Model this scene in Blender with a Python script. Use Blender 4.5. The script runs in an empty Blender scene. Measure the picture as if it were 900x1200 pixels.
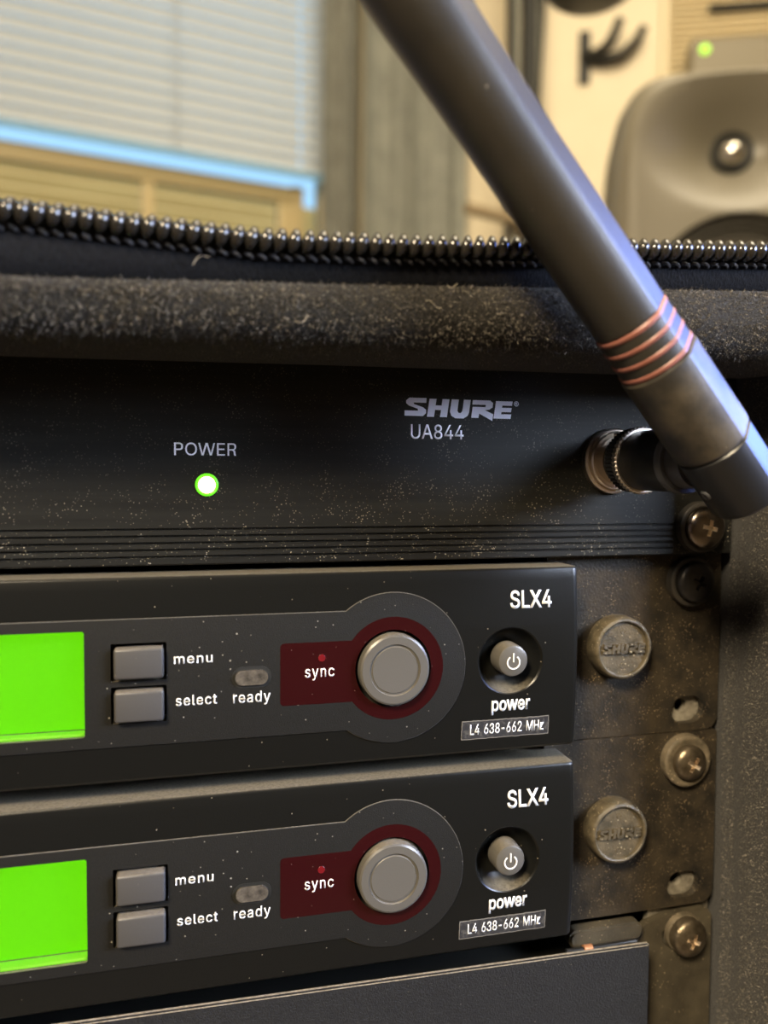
import bpy, bmesh, math, random
import numpy as np
from mathutils import Vector, Matrix

random.seed(7)
rng = np.random.default_rng(7)
SC = bpy.context.scene
COL = SC.collection
MM = 0.001
ZR = 1000.0            # height (mm) of the joint between the first two rack units above the floor
PITCH = 44.45          # one rack unit


def W(x, y, z):
    """rack millimetres -> world metres"""
    return Vector((x * MM, y * MM, (z + ZR) * MM))


# ------------------------------------------------------------------ camera
cam_d = bpy.data.cameras.new('camera')
cam = bpy.data.objects.new('camera', cam_d)
COL.objects.link(cam)
cy, sy = math.cos(0.2446), math.sin(0.2446)
cp, sp = math.cos(-0.0489), math.sin(-0.0489)
F_ = Vector((sy * cp, cy * cp, sp))
R_ = Vector((cy, -sy, 0))
U_ = R_.cross(F_)
c_, s_ = math.cos(0.0064874), math.sin(0.0064874)
R2 = R_ * c_ + U_ * s_
U2 = U_ * c_ - R_ * s_
cam.matrix_world = Matrix.Translation(W(-84.55, -168.77, 18.96)) @ Matrix((
    (R2.x, U2.x, -F_.x), (R2.y, U2.y, -F_.y), (R2.z, U2.z, -F_.z))).to_4x4()
cam_d.sensor_fit = 'VERTICAL'
cam_d.sensor_height = 36
cam_d.sensor_width = 27
cam_d.lens = 923.6 / 1200 * 36
cam_d.clip_start = 0.005
cam_d.clip_end = 60
cam_d.dof.use_dof = True
cam_d.dof.focus_distance = 0.168
cam_d.dof.aperture_fstop = 9.5
SC.camera = cam

# ------------------------------------------------------------------ world, colour management
wd = bpy.data.worlds.new('sky')
SC.world = wd
wd.use_nodes = True
bg = wd.node_tree.nodes['Background']
bg.inputs[0].default_value = (0.40, 0.69, 1.0, 1)
bg.inputs[1].default_value = 1.25
SC.view_settings.view_transform = 'Standard'
SC.view_settings.look = 'None'
SC.view_settings.exposure = 0.0
SC.view_settings.gamma = 1.0
SC.view_settings.use_curve_mapping = False


def area(name, loc, target, size, power, col, size_y=None):
    d = bpy.data.lights.new(name, 'AREA')
    d.energy = power
    d.color = col
    d.size = size
    if size_y:
        d.shape = 'RECTANGLE'
        d.size_y = size_y
    o = bpy.data.objects.new(name, d)
    o.location = loc
    o.rotation_euler = (Vector(target) - Vector(loc)).to_track_quat('-Z', 'Y').to_euler()
    COL.objects.link(o)
    return o


# warm room lamp above and behind the camera, a bluish monitor / second window to the right, added soft ceiling fill
area('warm_room_lamp', W(-740, -900, 900), W(0, 0, 0), 0.28, 50, (1.0, 0.82, 0.56))
area('cool_window_light', W(1150, -60, 400), W(20, -60, 60), 1.1, 7.5, (0.17, 0.30, 1.0), 0.55).data.spread = math.radians(70)
area('pale_side_light', W(1000, -700, 450), W(0, 0, 20), 0.5, 3.4, (0.70, 0.80, 1.0)).data.spread = math.radians(44)  # unseen fill added to lift the lettering of the top unit
area('ceiling_fill', W(500, 100, 1330), W(500, 500, -500), 0.8, 24, (1.0, 0.86, 0.62))  # unseen light added under the ceiling to brighten the cream wall
sun_d = bpy.data.lights.new('sun', 'SUN')
sun_d.energy = 5.0
sun_d.color = (1.0, 0.78, 0.42)
sun_d.angle = math.radians(1)
sun = bpy.data.objects.new('sun', sun_d)
sun.rotation_euler = Vector((0.05, 0.36, -0.93)).to_track_quat('-Z', 'Y').to_euler()
COL.objects.link(sun)

# ------------------------------------------------------------------ materials


def nm(m):
    return m.node_tree.nodes, m.node_tree.links


def mat(name, col, rough=0.5, metal=0.0, spec=0.5, col2=None, cscale=300.0, cdetail=4,
        clo=0.35, chi=0.65, bump=0.0, bscale=2000.0, stretch=None, emit=None, estr=0.0,
        dust=0.0, dcol=(0.42, 0.36, 0.27), dscale=620.0, dsize=0.11, film=0.0, fcol=(0.16, 0.13, 0.09),
        fscale=90.0, topdust=0.0, trans=0.0, coat=0.0, alpha=1.0, ior=1.5, sheen=0.0, aniso=0.0,
        patch=None):
    m = bpy.data.materials.new(name)
    m.use_nodes = True
    N, L = nm(m)
    b = N['Principled BSDF']
    b.inputs['Base Color'].default_value = (*col, 1)
    b.inputs['Roughness'].default_value = rough
    b.inputs['Metallic'].default_value = metal
    b.inputs['Specular IOR Level'].default_value = spec
    b.inputs['IOR'].default_value = ior
    b.inputs['Transmission Weight'].default_value = trans
    b.inputs['Coat Weight'].default_value = coat
    b.inputs['Coat Roughness'].default_value = 0.05
    b.inputs['Alpha'].default_value = alpha
    b.inputs['Sheen Weight'].default_value = sheen
    if emit:
        b.inputs['Emission Color'].default_value = (*emit, 1)
        b.inputs['Emission Strength'].default_value = estr
    tc = N.new('ShaderNodeTexCoord')
    src = tc.outputs['Object']
    if stretch:
        mp = N.new('ShaderNodeMapping')
        mp.inputs['Scale'].default_value = stretch
        L.new(src, mp.inputs['Vector'])
        ssrc = mp.outputs[0]
    else:
        ssrc = src
    cur = None

    def mixc(fac, a, c2):
        mx = N.new('ShaderNodeMix')
        mx.data_type = 'RGBA'
        if isinstance(fac, float):
            mx.inputs[0].default_value = fac
        else:
            L.new(fac, mx.inputs[0])
        if isinstance(a, tuple):
            mx.inputs[6].default_value = (*a, 1)
        else:
            L.new(a, mx.inputs[6])
        mx.inputs[7].default_value = (*c2, 1)
        return mx.outputs[2]

    def noise(scale, det=4, vec=src, rough_=0.6):
        n = N.new('ShaderNodeTexNoise')
        n.inputs['Scale'].default_value = scale
        n.inputs['Detail'].default_value = det
        n.inputs['Roughness'].default_value = rough_
        L.new(vec, n.inputs['Vector'])
        return n.outputs['Fac']

    def rmp(v, lo, hi, a=0.0, c=1.0):
        r = N.new('ShaderNodeMapRange')
        r.inputs[1].default_value = lo
        r.inputs[2].default_value = hi
        r.inputs[3].default_value = a
        r.inputs[4].default_value = c
        L.new(v, r.inputs[0])
        return r.outputs[0]

    def mul(a, c2):
        k = N.new('ShaderNodeMath')
        k.operation = 'MULTIPLY'
        L.new(a, k.inputs[0])
        if isinstance(c2, float):
            k.inputs[1].default_value = c2
        else:
            L.new(c2, k.inputs[1])
        return k.outputs[0]

    if col2:
        cur = mixc(rmp(noise(cscale, cdetail, ssrc), clo, chi), col, col2)
    if film > 0:
        f = mul(rmp(noise(fscale, 6), 0.38, 0.72), film)
        cur = mixc(f, cur if cur else col, fcol)
    rsrc = None
    if dust > 0:
        v = N.new('ShaderNodeTexVoronoi')
        v.inputs['Scale'].default_value = dscale
        L.new(src, v.inputs['Vector'])
        big = noise(dscale * 0.13, 3)
        thr = mul(rmp(big, 0.30, 0.80), dsize * 2.2)
        cmpn = N.new('ShaderNodeMath')
        cmpn.operation = 'LESS_THAN'
        L.new(v.outputs['Distance'], cmpn.inputs[0])
        L.new(thr, cmpn.inputs[1])
        f = mul(cmpn.outputs[0], dust)
        if patch:      # (z0, z1) in metres: the dust thins out from z0 up to z1
            sx = N.new('ShaderNodeSeparateXYZ')
            L.new(src, sx.inputs[0])
            f = mul(f, rmp(sx.outputs[2], patch[0], patch[1], 1.0, patch[2]))
        cur = mixc(f, cur if cur else col, dcol)
    if topdust > 0:
        g = N.new('ShaderNodeNewGeometry')
        sx = N.new('ShaderNodeSeparateXYZ')
        L.new(g.outputs['Normal'], sx.inputs[0])
        up = rmp(sx.outputs[2], 0.55, 0.95)
        f = mul(mul(up, rmp(noise(1500, 5), 0.3, 0.6, 0.45, 1.0)), topdust)
        cur = mixc(f, cur if cur else col, dcol)
    if cur:
        L.new(cur, b.inputs['Base Color'])
    if bump > 0:
        bn = N.new('ShaderNodeBump')
        bn.inputs['Strength'].default_value = bump
        bn.inputs['Distance'].default_value = 0.0003
        L.new(noise(bscale, 3, ssrc), bn.inputs['Height'])
        L.new(bn.outputs[0], b.inputs['Normal'])
    return m


M = {}
M['anodised'] = mat('black_anodised', (0.007, 0.007, 0.0065), 0.40, 0.0, 0.35, col2=(0.012, 0.012, 0.0105), cscale=500,
                    stretch=(0.03, 1, 1), bump=0.12, bscale=900, dust=0.75, dcol=(0.34, 0.30, 0.23), dscale=1700,
                    dsize=0.17, patch=(0.004, 0.018, 0.28))
M['facecase'] = mat('receiver_black', (0.006, 0.006, 0.0052), 0.28, 0.0, 0.28, bump=0.10, bscale=3500,
                    dust=0.7, dcol=(0.24, 0.21, 0.155), dscale=420, dsize=0.065, topdust=0.60)
M['inlay'] = mat('receiver_charcoal', (0.0085, 0.0083, 0.0073), 0.48, 0.0, 0.25, col2=(0.0125, 0.012, 0.0105), cscale=4000,
                 bump=0.25, bscale=5000, dust=0.7, dcol=(0.30, 0.28, 0.23), dscale=520, dsize=0.07)
M['ear'] = mat('dusty_black_steel', (0.009, 0.008, 0.0065), 0.48, 0.0, 0.4, col2=(0.034, 0.026, 0.016), cscale=170,
               cdetail=8, bump=0.5, bscale=1600, dust=0.9, dcol=(0.30, 0.22, 0.13), dscale=1900, dsize=0.15,
               film=0.45, fcol=(0.045, 0.034, 0.020), fscale=60)
M['ear_low'] = mat('dusty_brown_steel', (0.036, 0.030, 0.020), 0.50, 0.0, 0.4, col2=(0.062, 0.052, 0.034), cscale=130,
                   cdetail=8, bump=0.4, bscale=1600, dust=0.8, dcol=(0.34, 0.27, 0.17), dscale=900, dsize=0.10)
M['cap'] = mat('dusty_rubber_cap', (0.045, 0.037, 0.023), 0.45, 0.0, 0.5, col2=(0.11, 0.088, 0.054), cscale=330,
               cdetail=8, bump=0.6, bscale=1700, dust=0.8, dcol=(0.50, 0.42, 0.28), dscale=1100, dsize=0.12)
M['panel_grey'] = mat('textured_grey_panel', (0.012, 0.012, 0.0125), 0.48, 0.0, 0.3, col2=(0.018, 0.018, 0.018),
                      cscale=1500, bump=0.7, bscale=2600, topdust=0.7, dust=0.3, dscale=500, dsize=0.05)
M['black'] = mat('plain_black', (0.008, 0.008, 0.006), 0.6)
M['rail'] = mat('worn_rail_steel', (0.16, 0.14, 0.105), 0.4, 0.5, 0.5, col2=(0.42, 0.38, 0.30), cscale=260,
                bump=0.3, bscale=900)
M['button'] = mat('grey_button', (0.056, 0.053, 0.050), 0.42, 0.0, 0.5, bump=0.08, bscale=3500, topdust=0.25,
                  dust=0.25, dscale=600, dsize=0.05)
M['knob'] = mat('grey_knob', (0.100, 0.093, 0.080), 0.34, 0.15, 0.5, bump=0.08, bscale=3500, topdust=0.25)
M['red'] = mat('dark_red_window', (0.020, 0.0022, 0.003), 0.14, 0.0, 0.5, dust=0.35, dscale=420, dsize=0.05,
               dcol=(0.3, 0.2, 0.18))
M['redled'] = mat('red_led_glow', (0.10, 0.004, 0.006), 0.3, emit=(0.8, 0.02, 0.03), estr=0.07)
M['white'] = mat('white_print', (0.82, 0.82, 0.80), 0.55)
M['silverprint'] = mat('silver_print', (0.80, 0.82, 0.95), 0.5)
M['paleprint'] = mat('pale_print', (0.90, 0.90, 0.95), 0.5)
M['lcd'] = mat('green_backlit_display', (0.02, 0.10, 0.0), 0.4, emit=(0.155, 0.78, 0.0), estr=1.0)
M['wellwall'] = mat('display_well', (0.25, 0.27, 0.2), 0.25)
M['sticker'] = mat('frequency_sticker', (0.030, 0.030, 0.032), 0.25, col2=(0.075, 0.072, 0.066), cscale=900, clo=0.5,
                   chi=0.66, bump=0.3, bscale=1300)
M['stickeredge'] = mat('sticker_edge', (0.16, 0.15, 0.13), 0.4)
M['lens'] = mat('smoked_lens', (0.035, 0.031, 0.026), 0.10, col2=(0.11, 0.095, 0.075), cscale=420, bump=0.3, bscale=700)
M['ledcore'] = mat('green_led_core', (0.5, 1, 0.3), 0.3, emit=(0.62, 1.0, 0.30), estr=6.0)
M['ledring'] = mat('green_led_ring', (0.1, 0.5, 0.02), 0.3, emit=(0.10, 0.70, 0.0), estr=0.8)
M['silver'] = mat('nickel', (0.72, 0.65, 0.57), 0.32, 1.0, bump=0.1, bscale=500)
M['darknickel'] = mat('dark_nickel', (0.20, 0.19, 0.17), 0.30, 1.0)
M['blackplastic'] = mat('black_plastic', (0.013, 0.013, 0.014), 0.36, bump=0.1, bscale=2500)
M['collar'] = mat('grey_collar', (0.08, 0.08, 0.085), 0.35)
M['rubber'] = mat('antenna_rubber', (0.022, 0.0195, 0.016), 0.44, spec=0.5, col2=(0.034, 0.030, 0.024), cscale=45,
                  cdetail=8, bump=0.12, bscale=1500, film=0.25, fcol=(0.065, 0.053, 0.035), fscale=70,
                  dust=0.5, dcol=(0.35, 0.31, 0.24), dscale=260, dsize=0.04)
M['rubber_low'] = mat('antenna_rubber_scuffed', (0.028, 0.025, 0.021), 0.42, spec=0.5, col2=(0.044, 0.038, 0.029),
                      cscale=80, cdetail=8, bump=0.12, bscale=1500, film=0.85, fcol=(0.15, 0.12, 0.08), fscale=85,
                      dust=0.5, dcol=(0.35, 0.31, 0.24), dscale=400, dsize=0.05)
M['ring'] = mat('salmon_ring', (0.30, 0.115, 0.092), 0.42, col2=(0.24, 0.090, 0.060), cscale=250)
M['screw_bright'] = mat('nickel_screw', (0.30, 0.25, 0.20), 0.22, 1.0, bump=0.15, bscale=500, film=0.5,
                        fcol=(0.08, 0.06, 0.05), fscale=200)
M['screw_black'] = mat('black_screw', (0.045, 0.042, 0.040), 0.34, 0.6, bump=0.2, bscale=900)
M['screw_dirty'] = mat('tarnished_screw', (0.24, 0.195, 0.135), 0.34, 0.85, col2=(0.10, 0.078, 0.05), cscale=260,
                       cdetail=6, bump=0.3, bscale=1200)
M['recess'] = mat('bright_recess', (0.80, 0.71, 0.60), 0.28, 1.0, bump=0.3, bscale=900)
M['recess_black'] = mat('dark_recess', (0.07, 0.065, 0.06), 0.35, 0.6)
M['washer_black'] = mat('black_washer', (0.020, 0.019, 0.018), 0.42, bump=0.2, bscale=1500, film=0.3)
M['washer_dirty'] = mat('dusty_washer', (0.065, 0.054, 0.036), 0.45, col2=(0.15, 0.12, 0.08), cscale=300, cdetail=8,
                        bump=0.4, bscale=1600, dust=0.8, dcol=(0.5, 0.4, 0.26), dscale=900, dsize=0.12)
M['fabric'] = mat('black_lining_fabric', (0.020, 0.019, 0.018), 0.95, spec=0.1, col2=(0.036, 0.033, 0.029),
                  cscale=2600, bump=1.0, bscale=2600, sheen=0.15)
M['nap'] = mat('fabric_fibres', (0.060, 0.054, 0.046), 0.85, spec=0.2, col2=(0.36, 0.32, 0.26), cscale=1500, clo=0.45, chi=0.66)
M['tape'] = mat('zipper_tape', (0.004, 0.0045, 0.006), 0.9, spec=0.15, col2=(0.009, 0.010, 0.013), cscale=2500, bump=0.8,
                bscale=2600, stretch=(1, 1, 0.4))
M['tooth'] = mat('black_nylon_coil', (0.020, 0.018, 0.015), 0.17, spec=0.7, bump=0.05, bscale=900)
M['thread'] = mat('black_thread', (0.05, 0.05, 0.055), 0.6)
M['lint'] = mat('pale_lint', (0.55, 0.48, 0.36), 0.8)

# letter outlines: advance, then closed loops of x, y in thousandths of the type size
LETTERS = {
    '-': (453, [
        [114, 188, 114, 244, 337, 244, 337, 188],
    ]),
    '2': (453, [
        [196, 513, 225, 516, 254, 513, 281, 507, 306, 497, 328, 482, 346, 465, 361, 445, 372, 423, 379, 398, 381,
         372, 380, 354, 377, 336, 371, 318, 363, 299, 317, 235, 153, 60, 153, 57, 389, 57, 389, 0, 64, 0, 64, 47,
         282, 282, 311, 327, 316, 341, 319, 356, 320, 371, 319, 389, 315, 405, 308, 419, 298, 431, 287, 441, 273,
         449, 258, 455, 224, 460, 205, 458, 188, 454, 172, 447, 159, 438, 148, 427, 139, 413, 132, 398, 128, 381,
         127, 362, 66, 362, 68, 391, 75, 418, 86, 442, 102, 464, 121, 482, 143, 496, 168, 507],
    ]),
    '3': (453, [
        [36, 142, 48, 75, 90, 22, 150, -4, 222, -9, 300, 2, 362, 40, 396, 100, 398, 165, 372, 222, 312, 262, 360, 298, 384, 350, 380, 412, 345, 468, 290, 500, 220, 512, 145, 500, 90, 462, 60, 400, 56, 362, 122, 362, 134, 410, 170, 444, 220, 454, 270, 446, 304, 418, 314, 376, 300, 328, 262, 296, 184, 288, 184, 232, 262, 228, 310, 202, 330, 152, 316, 98, 276, 62, 218, 50, 160, 60, 118, 96, 104, 142],
    ]),
    '4': (453, [
        [40, 158, 247, 509, 311, 509, 109, 166, 109, 163, 413, 163, 413, 105, 40, 105],
        [282, 318, 343, 318, 343, 0, 282, 0],
    ]),
    '6': (453, [
        [252, 509, 322, 509, 151, 261, 145, 261, 157, 279, 165, 288, 184, 302, 208, 311, 235, 314, 265, 312, 291,
         305, 316, 295, 337, 280, 355, 262, 370, 240, 380, 215, 387, 187, 389, 157, 387, 127, 379, 98, 368, 73, 352,
         50, 333, 30, 310, 14, 284, 3, 257, -4, 226, -7, 196, -4, 168, 3, 142, 15, 119, 31, 100, 51, 84, 74, 73,
         101, 66, 130, 64, 162, 65, 187, 71, 212, 80, 239, 93, 268, 112, 302],
        [226, 265, 207, 264, 190, 259, 174, 252, 160, 241, 148, 229, 138, 214, 131, 197, 126, 179, 125, 158, 126,
         138, 131, 119, 138, 102, 148, 86, 160, 73, 174, 63, 190, 55, 207, 50, 226, 48, 245, 50, 263, 55, 279, 63,
         293, 73, 304, 86, 314, 101, 322, 119, 326, 137, 327, 157, 326, 178, 322, 196, 314, 213, 304, 228, 293, 241,
         279, 251, 263, 259, 245, 264],
    ]),
    '8': (453, [
        [197, 514, 226, 516, 255, 514, 282, 508, 306, 498, 328, 485, 346, 469, 361, 450, 373, 429, 379, 405, 382,
         380, 379, 354, 372, 330, 359, 308, 343, 289, 323, 276, 300, 267, 300, 265, 319, 260, 335, 252, 351, 241,
         365, 228, 377, 212, 387, 195, 395, 176, 399, 156, 401, 135, 398, 109, 391, 84, 378, 62, 362, 42, 341, 25,
         317, 11, 289, 1, 259, -5, 226, -7, 193, -5, 163, 1, 136, 11, 111, 25, 91, 42, 74, 62, 62, 84, 54, 109, 52,
         135, 53, 156, 58, 176, 65, 195, 75, 212, 87, 228, 101, 241, 117, 252, 134, 260, 153, 265, 153, 267, 129,
         276, 109, 289, 93, 308, 80, 330, 73, 354, 70, 380, 73, 405, 79, 429, 90, 450, 106, 469, 124, 485, 146, 498,
         170, 508],
        [226, 460, 208, 459, 192, 455, 177, 449, 164, 442, 153, 432, 138, 407, 134, 392, 133, 376, 134, 359, 138,
         344, 145, 330, 154, 318, 165, 308, 178, 300, 193, 294, 209, 291, 226, 290, 244, 291, 260, 294, 274, 300,
         287, 308, 298, 318, 307, 330, 314, 344, 318, 359, 319, 376, 318, 392, 314, 407, 308, 420, 299, 432, 288,
         442, 275, 449, 260, 455, 244, 459],
        [226, 235, 206, 234, 187, 230, 169, 223, 140, 202, 130, 189, 122, 173, 117, 157, 115, 139, 117, 121, 121,
         106, 129, 91, 139, 79, 152, 69, 167, 60, 185, 54, 205, 50, 226, 49, 248, 50, 267, 54, 285, 60, 300, 69,
         313, 79, 323, 91, 331, 106, 335, 121, 337, 139, 335, 157, 330, 173, 322, 189, 312, 202, 283, 223, 265, 230,
         247, 234],
    ]),
    'A': (480, [
        [10, 0, 200, 509, 278, 509, 470, 0, 398, 0, 345, 148, 133, 148, 82, 0],
        [153, 206, 325, 206, 239, 448],
    ]),
    'E': (419, [
        [60, 0, 60, 509, 372, 509, 372, 452, 125, 452, 125, 286, 355, 286, 355, 229, 125, 229, 125, 57, 375, 57,
         375, 0],
    ]),
    'H': (517, [
        [60, 0, 60, 509, 125, 509, 125, 289, 392, 289, 392, 509, 457, 509, 457, 0, 392, 0, 392, 232, 125, 232, 125,
         0],
    ]),
    'L': (393, [
        [60, 0, 60, 509, 125, 509, 125, 57, 361, 57, 361, 0],
    ]),
    'M': (628, [
        [58, 0, 58, 509, 150, 509, 314, 92, 478, 509, 570, 509, 570, 0, 504, 0, 504, 410, 342, 0, 286, 0, 124, 410, 124, 0],
    ]),
    'O': (533, [
        [225, 512, 267, 516, 309, 512, 348, 501, 384, 484, 415, 459, 442, 429, 464, 393, 480, 352, 490, 305, 493,
         254, 490, 203, 480, 157, 464, 115, 442, 79, 415, 49, 384, 25, 348, 7, 309, -3, 267, -7, 225, -3, 186, 7,
         150, 25, 119, 49, 92, 79, 70, 115, 53, 157, 44, 203, 40, 254, 44, 305, 53, 352, 70, 393, 92, 429, 119, 459,
         150, 484, 186, 501],
        [267, 456, 237, 453, 210, 445, 184, 433, 161, 415, 142, 392, 125, 364, 113, 332, 106, 295, 103, 254, 106,
         213, 113, 176, 125, 144, 142, 117, 161, 94, 184, 76, 210, 63, 237, 55, 267, 53, 296, 55, 324, 63, 349, 76,
         372, 94, 392, 116, 408, 144, 420, 176, 428, 213, 430, 254, 428, 295, 420, 332, 408, 365, 392, 392, 372,
         415, 349, 433, 324, 446, 296, 453],
    ]),
    'P': (445, [
        [58, 0, 58, 509, 240, 509, 297, 503, 345, 484, 378, 451, 395, 405, 398, 357, 395, 309, 378, 263, 345, 230, 297, 211, 240, 205, 124, 205, 124, 0],
        [124, 262, 124, 452, 236, 452, 280, 448, 310, 433, 326, 403, 330, 357, 326, 311, 310, 281, 280, 266, 236, 262],
    ]),
    'R': (460, [
        [58, 0, 58, 509, 245, 509, 302, 504, 350, 486, 382, 455, 398, 410, 400, 366, 396, 322, 378, 284, 345, 256, 310, 244, 350, 215, 372, 150, 380, 60, 398, 0, 322, 0, 308, 60, 300, 140, 280, 190, 240, 212, 124, 212, 124, 0],
        [124, 270, 124, 452, 240, 452, 285, 448, 315, 432, 330, 402, 333, 362, 330, 322, 314, 292, 284, 274, 240, 270],
    ]),
    'S': (447, [
        [195, 514, 227, 516, 259, 514, 289, 508, 316, 498, 340, 484, 360, 468, 377, 449, 390, 427, 398, 403, 401,
         378, 337, 378, 332, 402, 320, 421, 302, 437, 280, 449, 254, 456, 225, 459, 185, 454, 167, 448, 152, 440,
         139, 430, 129, 418, 121, 405, 117, 391, 115, 376, 117, 359, 122, 345, 131, 334, 142, 324, 155, 315, 312,
         264, 344, 248, 359, 238, 372, 226, 384, 213, 395, 198, 402, 180, 407, 161, 408, 139, 406, 112, 399, 87,
         386, 64, 370, 43, 349, 25, 323, 11, 294, 0, 261, -7, 224, -9, 188, -7, 156, -1, 128, 9, 102, 23, 81, 40,
         64, 60, 51, 83, 42, 109, 38, 137, 104, 137, 108, 118, 114, 102, 123, 88, 136, 76, 150, 66, 166, 59, 185,
         53, 204, 50, 224, 49, 246, 50, 267, 54, 286, 60, 303, 69, 317, 79, 329, 92, 338, 106, 344, 122, 346, 139,
         344, 154, 340, 168, 332, 179, 322, 189, 296, 205, 184, 239, 145, 253, 112, 269, 86, 289, 67, 313, 56, 341,
         52, 372, 54, 400, 62, 425, 75, 448, 92, 468, 113, 484, 138, 498, 165, 508],
    ]),
    'U': (517, [
        [60, 173, 60, 509, 124, 509, 124, 178, 126, 155, 132, 133, 141, 113, 153, 95, 169, 80, 187, 68, 208, 59,
         232, 53, 259, 52, 285, 53, 309, 59, 331, 68, 349, 80, 364, 95, 377, 113, 385, 133, 391, 155, 393, 178, 393,
         509, 457, 509, 457, 173, 454, 140, 446, 108, 433, 80, 414, 55, 391, 33, 363, 15, 332, 2, 297, -6, 259, -8,
         220, -6, 186, 2, 154, 15, 126, 33, 103, 55, 85, 80, 71, 108, 63, 140],
    ]),
    'W': (686, [
        [12, 509, 80, 509, 182, 98, 300, 509, 386, 509, 504, 98, 606, 509, 674, 509, 542, 0, 464, 0, 343, 420, 222, 0, 144, 0],
    ]),
    'X': (474, [
        [8, 0, 192, 262, 20, 509, 102, 509, 237, 312, 372, 509, 454, 509, 282, 262, 466, 0, 384, 0, 237, 212, 90, 0],
    ]),
    'a': (389, [
        [173, 383, 208, 384, 255, 375, 271, 369, 300, 350, 312, 336, 322, 320, 330, 301, 335, 278, 337, 251, 337, 0,
         277, 0, 277, 52, 272, 52, 267, 43, 252, 25, 242, 16, 215, 1, 199, -4, 160, -9, 137, -7, 115, -3, 94, 5, 76,
         15, 60, 29, 48, 45, 38, 63, 32, 84, 30, 108, 32, 128, 36, 146, 43, 161, 53, 174, 64, 184, 78, 193, 92, 200,
         125, 211, 257, 231, 265, 235, 271, 240, 274, 246, 275, 272, 272, 285, 267, 297, 260, 307, 251, 315, 240,
         322, 227, 327, 212, 330, 196, 331, 178, 330, 163, 327, 149, 322, 137, 316, 127, 309, 118, 301, 110, 292,
         104, 283, 100, 274, 41, 291, 51, 313, 64, 331, 79, 346, 95, 358, 114, 368, 133, 375, 153, 380],
        [276, 190, 267, 184, 134, 159, 112, 147, 103, 139, 97, 130, 93, 118, 92, 105, 93, 93, 96, 82, 102, 72, 109,
         64, 119, 57, 142, 48, 170, 45, 192, 47, 211, 51, 228, 59, 242, 68, 254, 80, 263, 93, 270, 108, 274, 122,
         276, 138],
    ]),
    'c': (396, [
        [174, 382, 207, 384, 226, 384, 260, 377, 305, 356, 318, 346, 330, 335, 349, 308, 362, 277, 303, 262, 300,
         272, 278, 304, 270, 311, 231, 328, 207, 330, 184, 328, 163, 321, 145, 310, 130, 296, 118, 278, 108, 258,
         102, 236, 98, 212, 96, 187, 98, 163, 102, 139, 108, 117, 118, 97, 130, 80, 145, 66, 163, 55, 184, 49, 207,
         46, 253, 55, 271, 66, 279, 73, 292, 89, 304, 117, 363, 102, 350, 70, 331, 43, 306, 21, 292, 12, 261, -1,
         244, -5, 207, -8, 174, -5, 144, 3, 117, 16, 93, 35, 72, 58, 56, 85, 44, 116, 37, 150, 34, 187, 37, 225, 44,
         260, 56, 291, 72, 318, 93, 341, 117, 360, 144, 374],
    ]),
    'd': (424, [
        [311, 319, 311, 509, 372, 509, 372, 0, 313, 0, 313, 59, 307, 59, 287, 31, 277, 21, 266, 12, 252, 4, 236, -3,
         217, -7, 195, -8, 165, -6, 137, 3, 111, 16, 89, 34, 70, 57, 55, 84, 43, 116, 36, 151, 34, 189, 36, 227, 43,
         261, 55, 293, 70, 320, 89, 342, 112, 361, 137, 374, 165, 382, 196, 384, 218, 383, 237, 379, 253, 373, 267,
         364, 287, 346, 306, 319],
        [205, 330, 182, 328, 162, 322, 145, 311, 130, 298, 118, 281, 108, 261, 102, 239, 98, 215, 96, 189, 98, 163,
         102, 139, 109, 117, 118, 97, 130, 80, 145, 66, 162, 55, 182, 49, 205, 47, 226, 49, 246, 55, 263, 65, 278,
         78, 290, 95, 299, 115, 306, 138, 310, 162, 312, 189, 310, 216, 306, 241, 300, 263, 290, 282, 278, 299, 263,
         312, 246, 322, 227, 328],
    ]),
    'e': (404, [
        [172, 382, 205, 384, 226, 383, 246, 380, 266, 374, 285, 366, 303, 355, 319, 341, 334, 324, 347, 305, 357,
         282, 365, 256, 370, 227, 371, 169, 75, 169, 75, 221, 338, 221, 310, 202, 308, 226, 304, 248, 298, 269, 288,
         286, 277, 301, 263, 314, 246, 323, 227, 328, 205, 330, 183, 328, 164, 323, 146, 313, 131, 301, 119, 286,
         109, 270, 102, 251, 97, 231, 96, 178, 98, 151, 102, 127, 110, 106, 121, 88, 135, 73, 151, 61, 169, 53, 190,
         48, 212, 46, 241, 49, 254, 53, 265, 58, 276, 65, 294, 82, 306, 105, 365, 91, 358, 72, 348, 55, 335, 39,
         320, 26, 302, 14, 283, 4, 261, -3, 237, -7, 212, -8, 177, -5, 145, 3, 117, 16, 92, 35, 72, 58, 56, 85, 44,
         116, 37, 150, 34, 187, 36, 224, 44, 258, 55, 290, 71, 317, 91, 340, 115, 359, 142, 373],
    ]),
    'l': (189, [
        [53, 84, 53, 509, 114, 509, 114, 83, 120, 62, 126, 57, 135, 53, 170, 54, 181, 3, 112, 0, 91, 8, 74, 20, 62,
         37, 55, 59],
    ]),
    'm': (610, [
        [203, 385, 219, 386, 245, 383, 268, 375, 287, 361, 303, 342, 314, 320, 321, 295, 312, 295, 318, 312, 326,
         329, 337, 343, 350, 356, 364, 366, 381, 375, 398, 381, 417, 385, 437, 386, 458, 385, 478, 380, 497, 372,
         514, 361, 529, 346, 541, 328, 550, 307, 555, 283, 557, 255, 557, 0, 496, 0, 496, 254, 493, 279, 485, 298,
         473, 313, 456, 323, 438, 329, 419, 330, 402, 329, 387, 326, 374, 320, 363, 312, 353, 302, 345, 290, 336,
         263, 335, 247, 335, 0, 274, 0, 274, 260, 272, 280, 265, 297, 253, 311, 238, 322, 220, 328, 199, 330, 185,
         329, 171, 326, 158, 320, 145, 312, 135, 302, 126, 289, 119, 274, 115, 257, 114, 238, 114, 0, 53, 0, 53,
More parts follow.
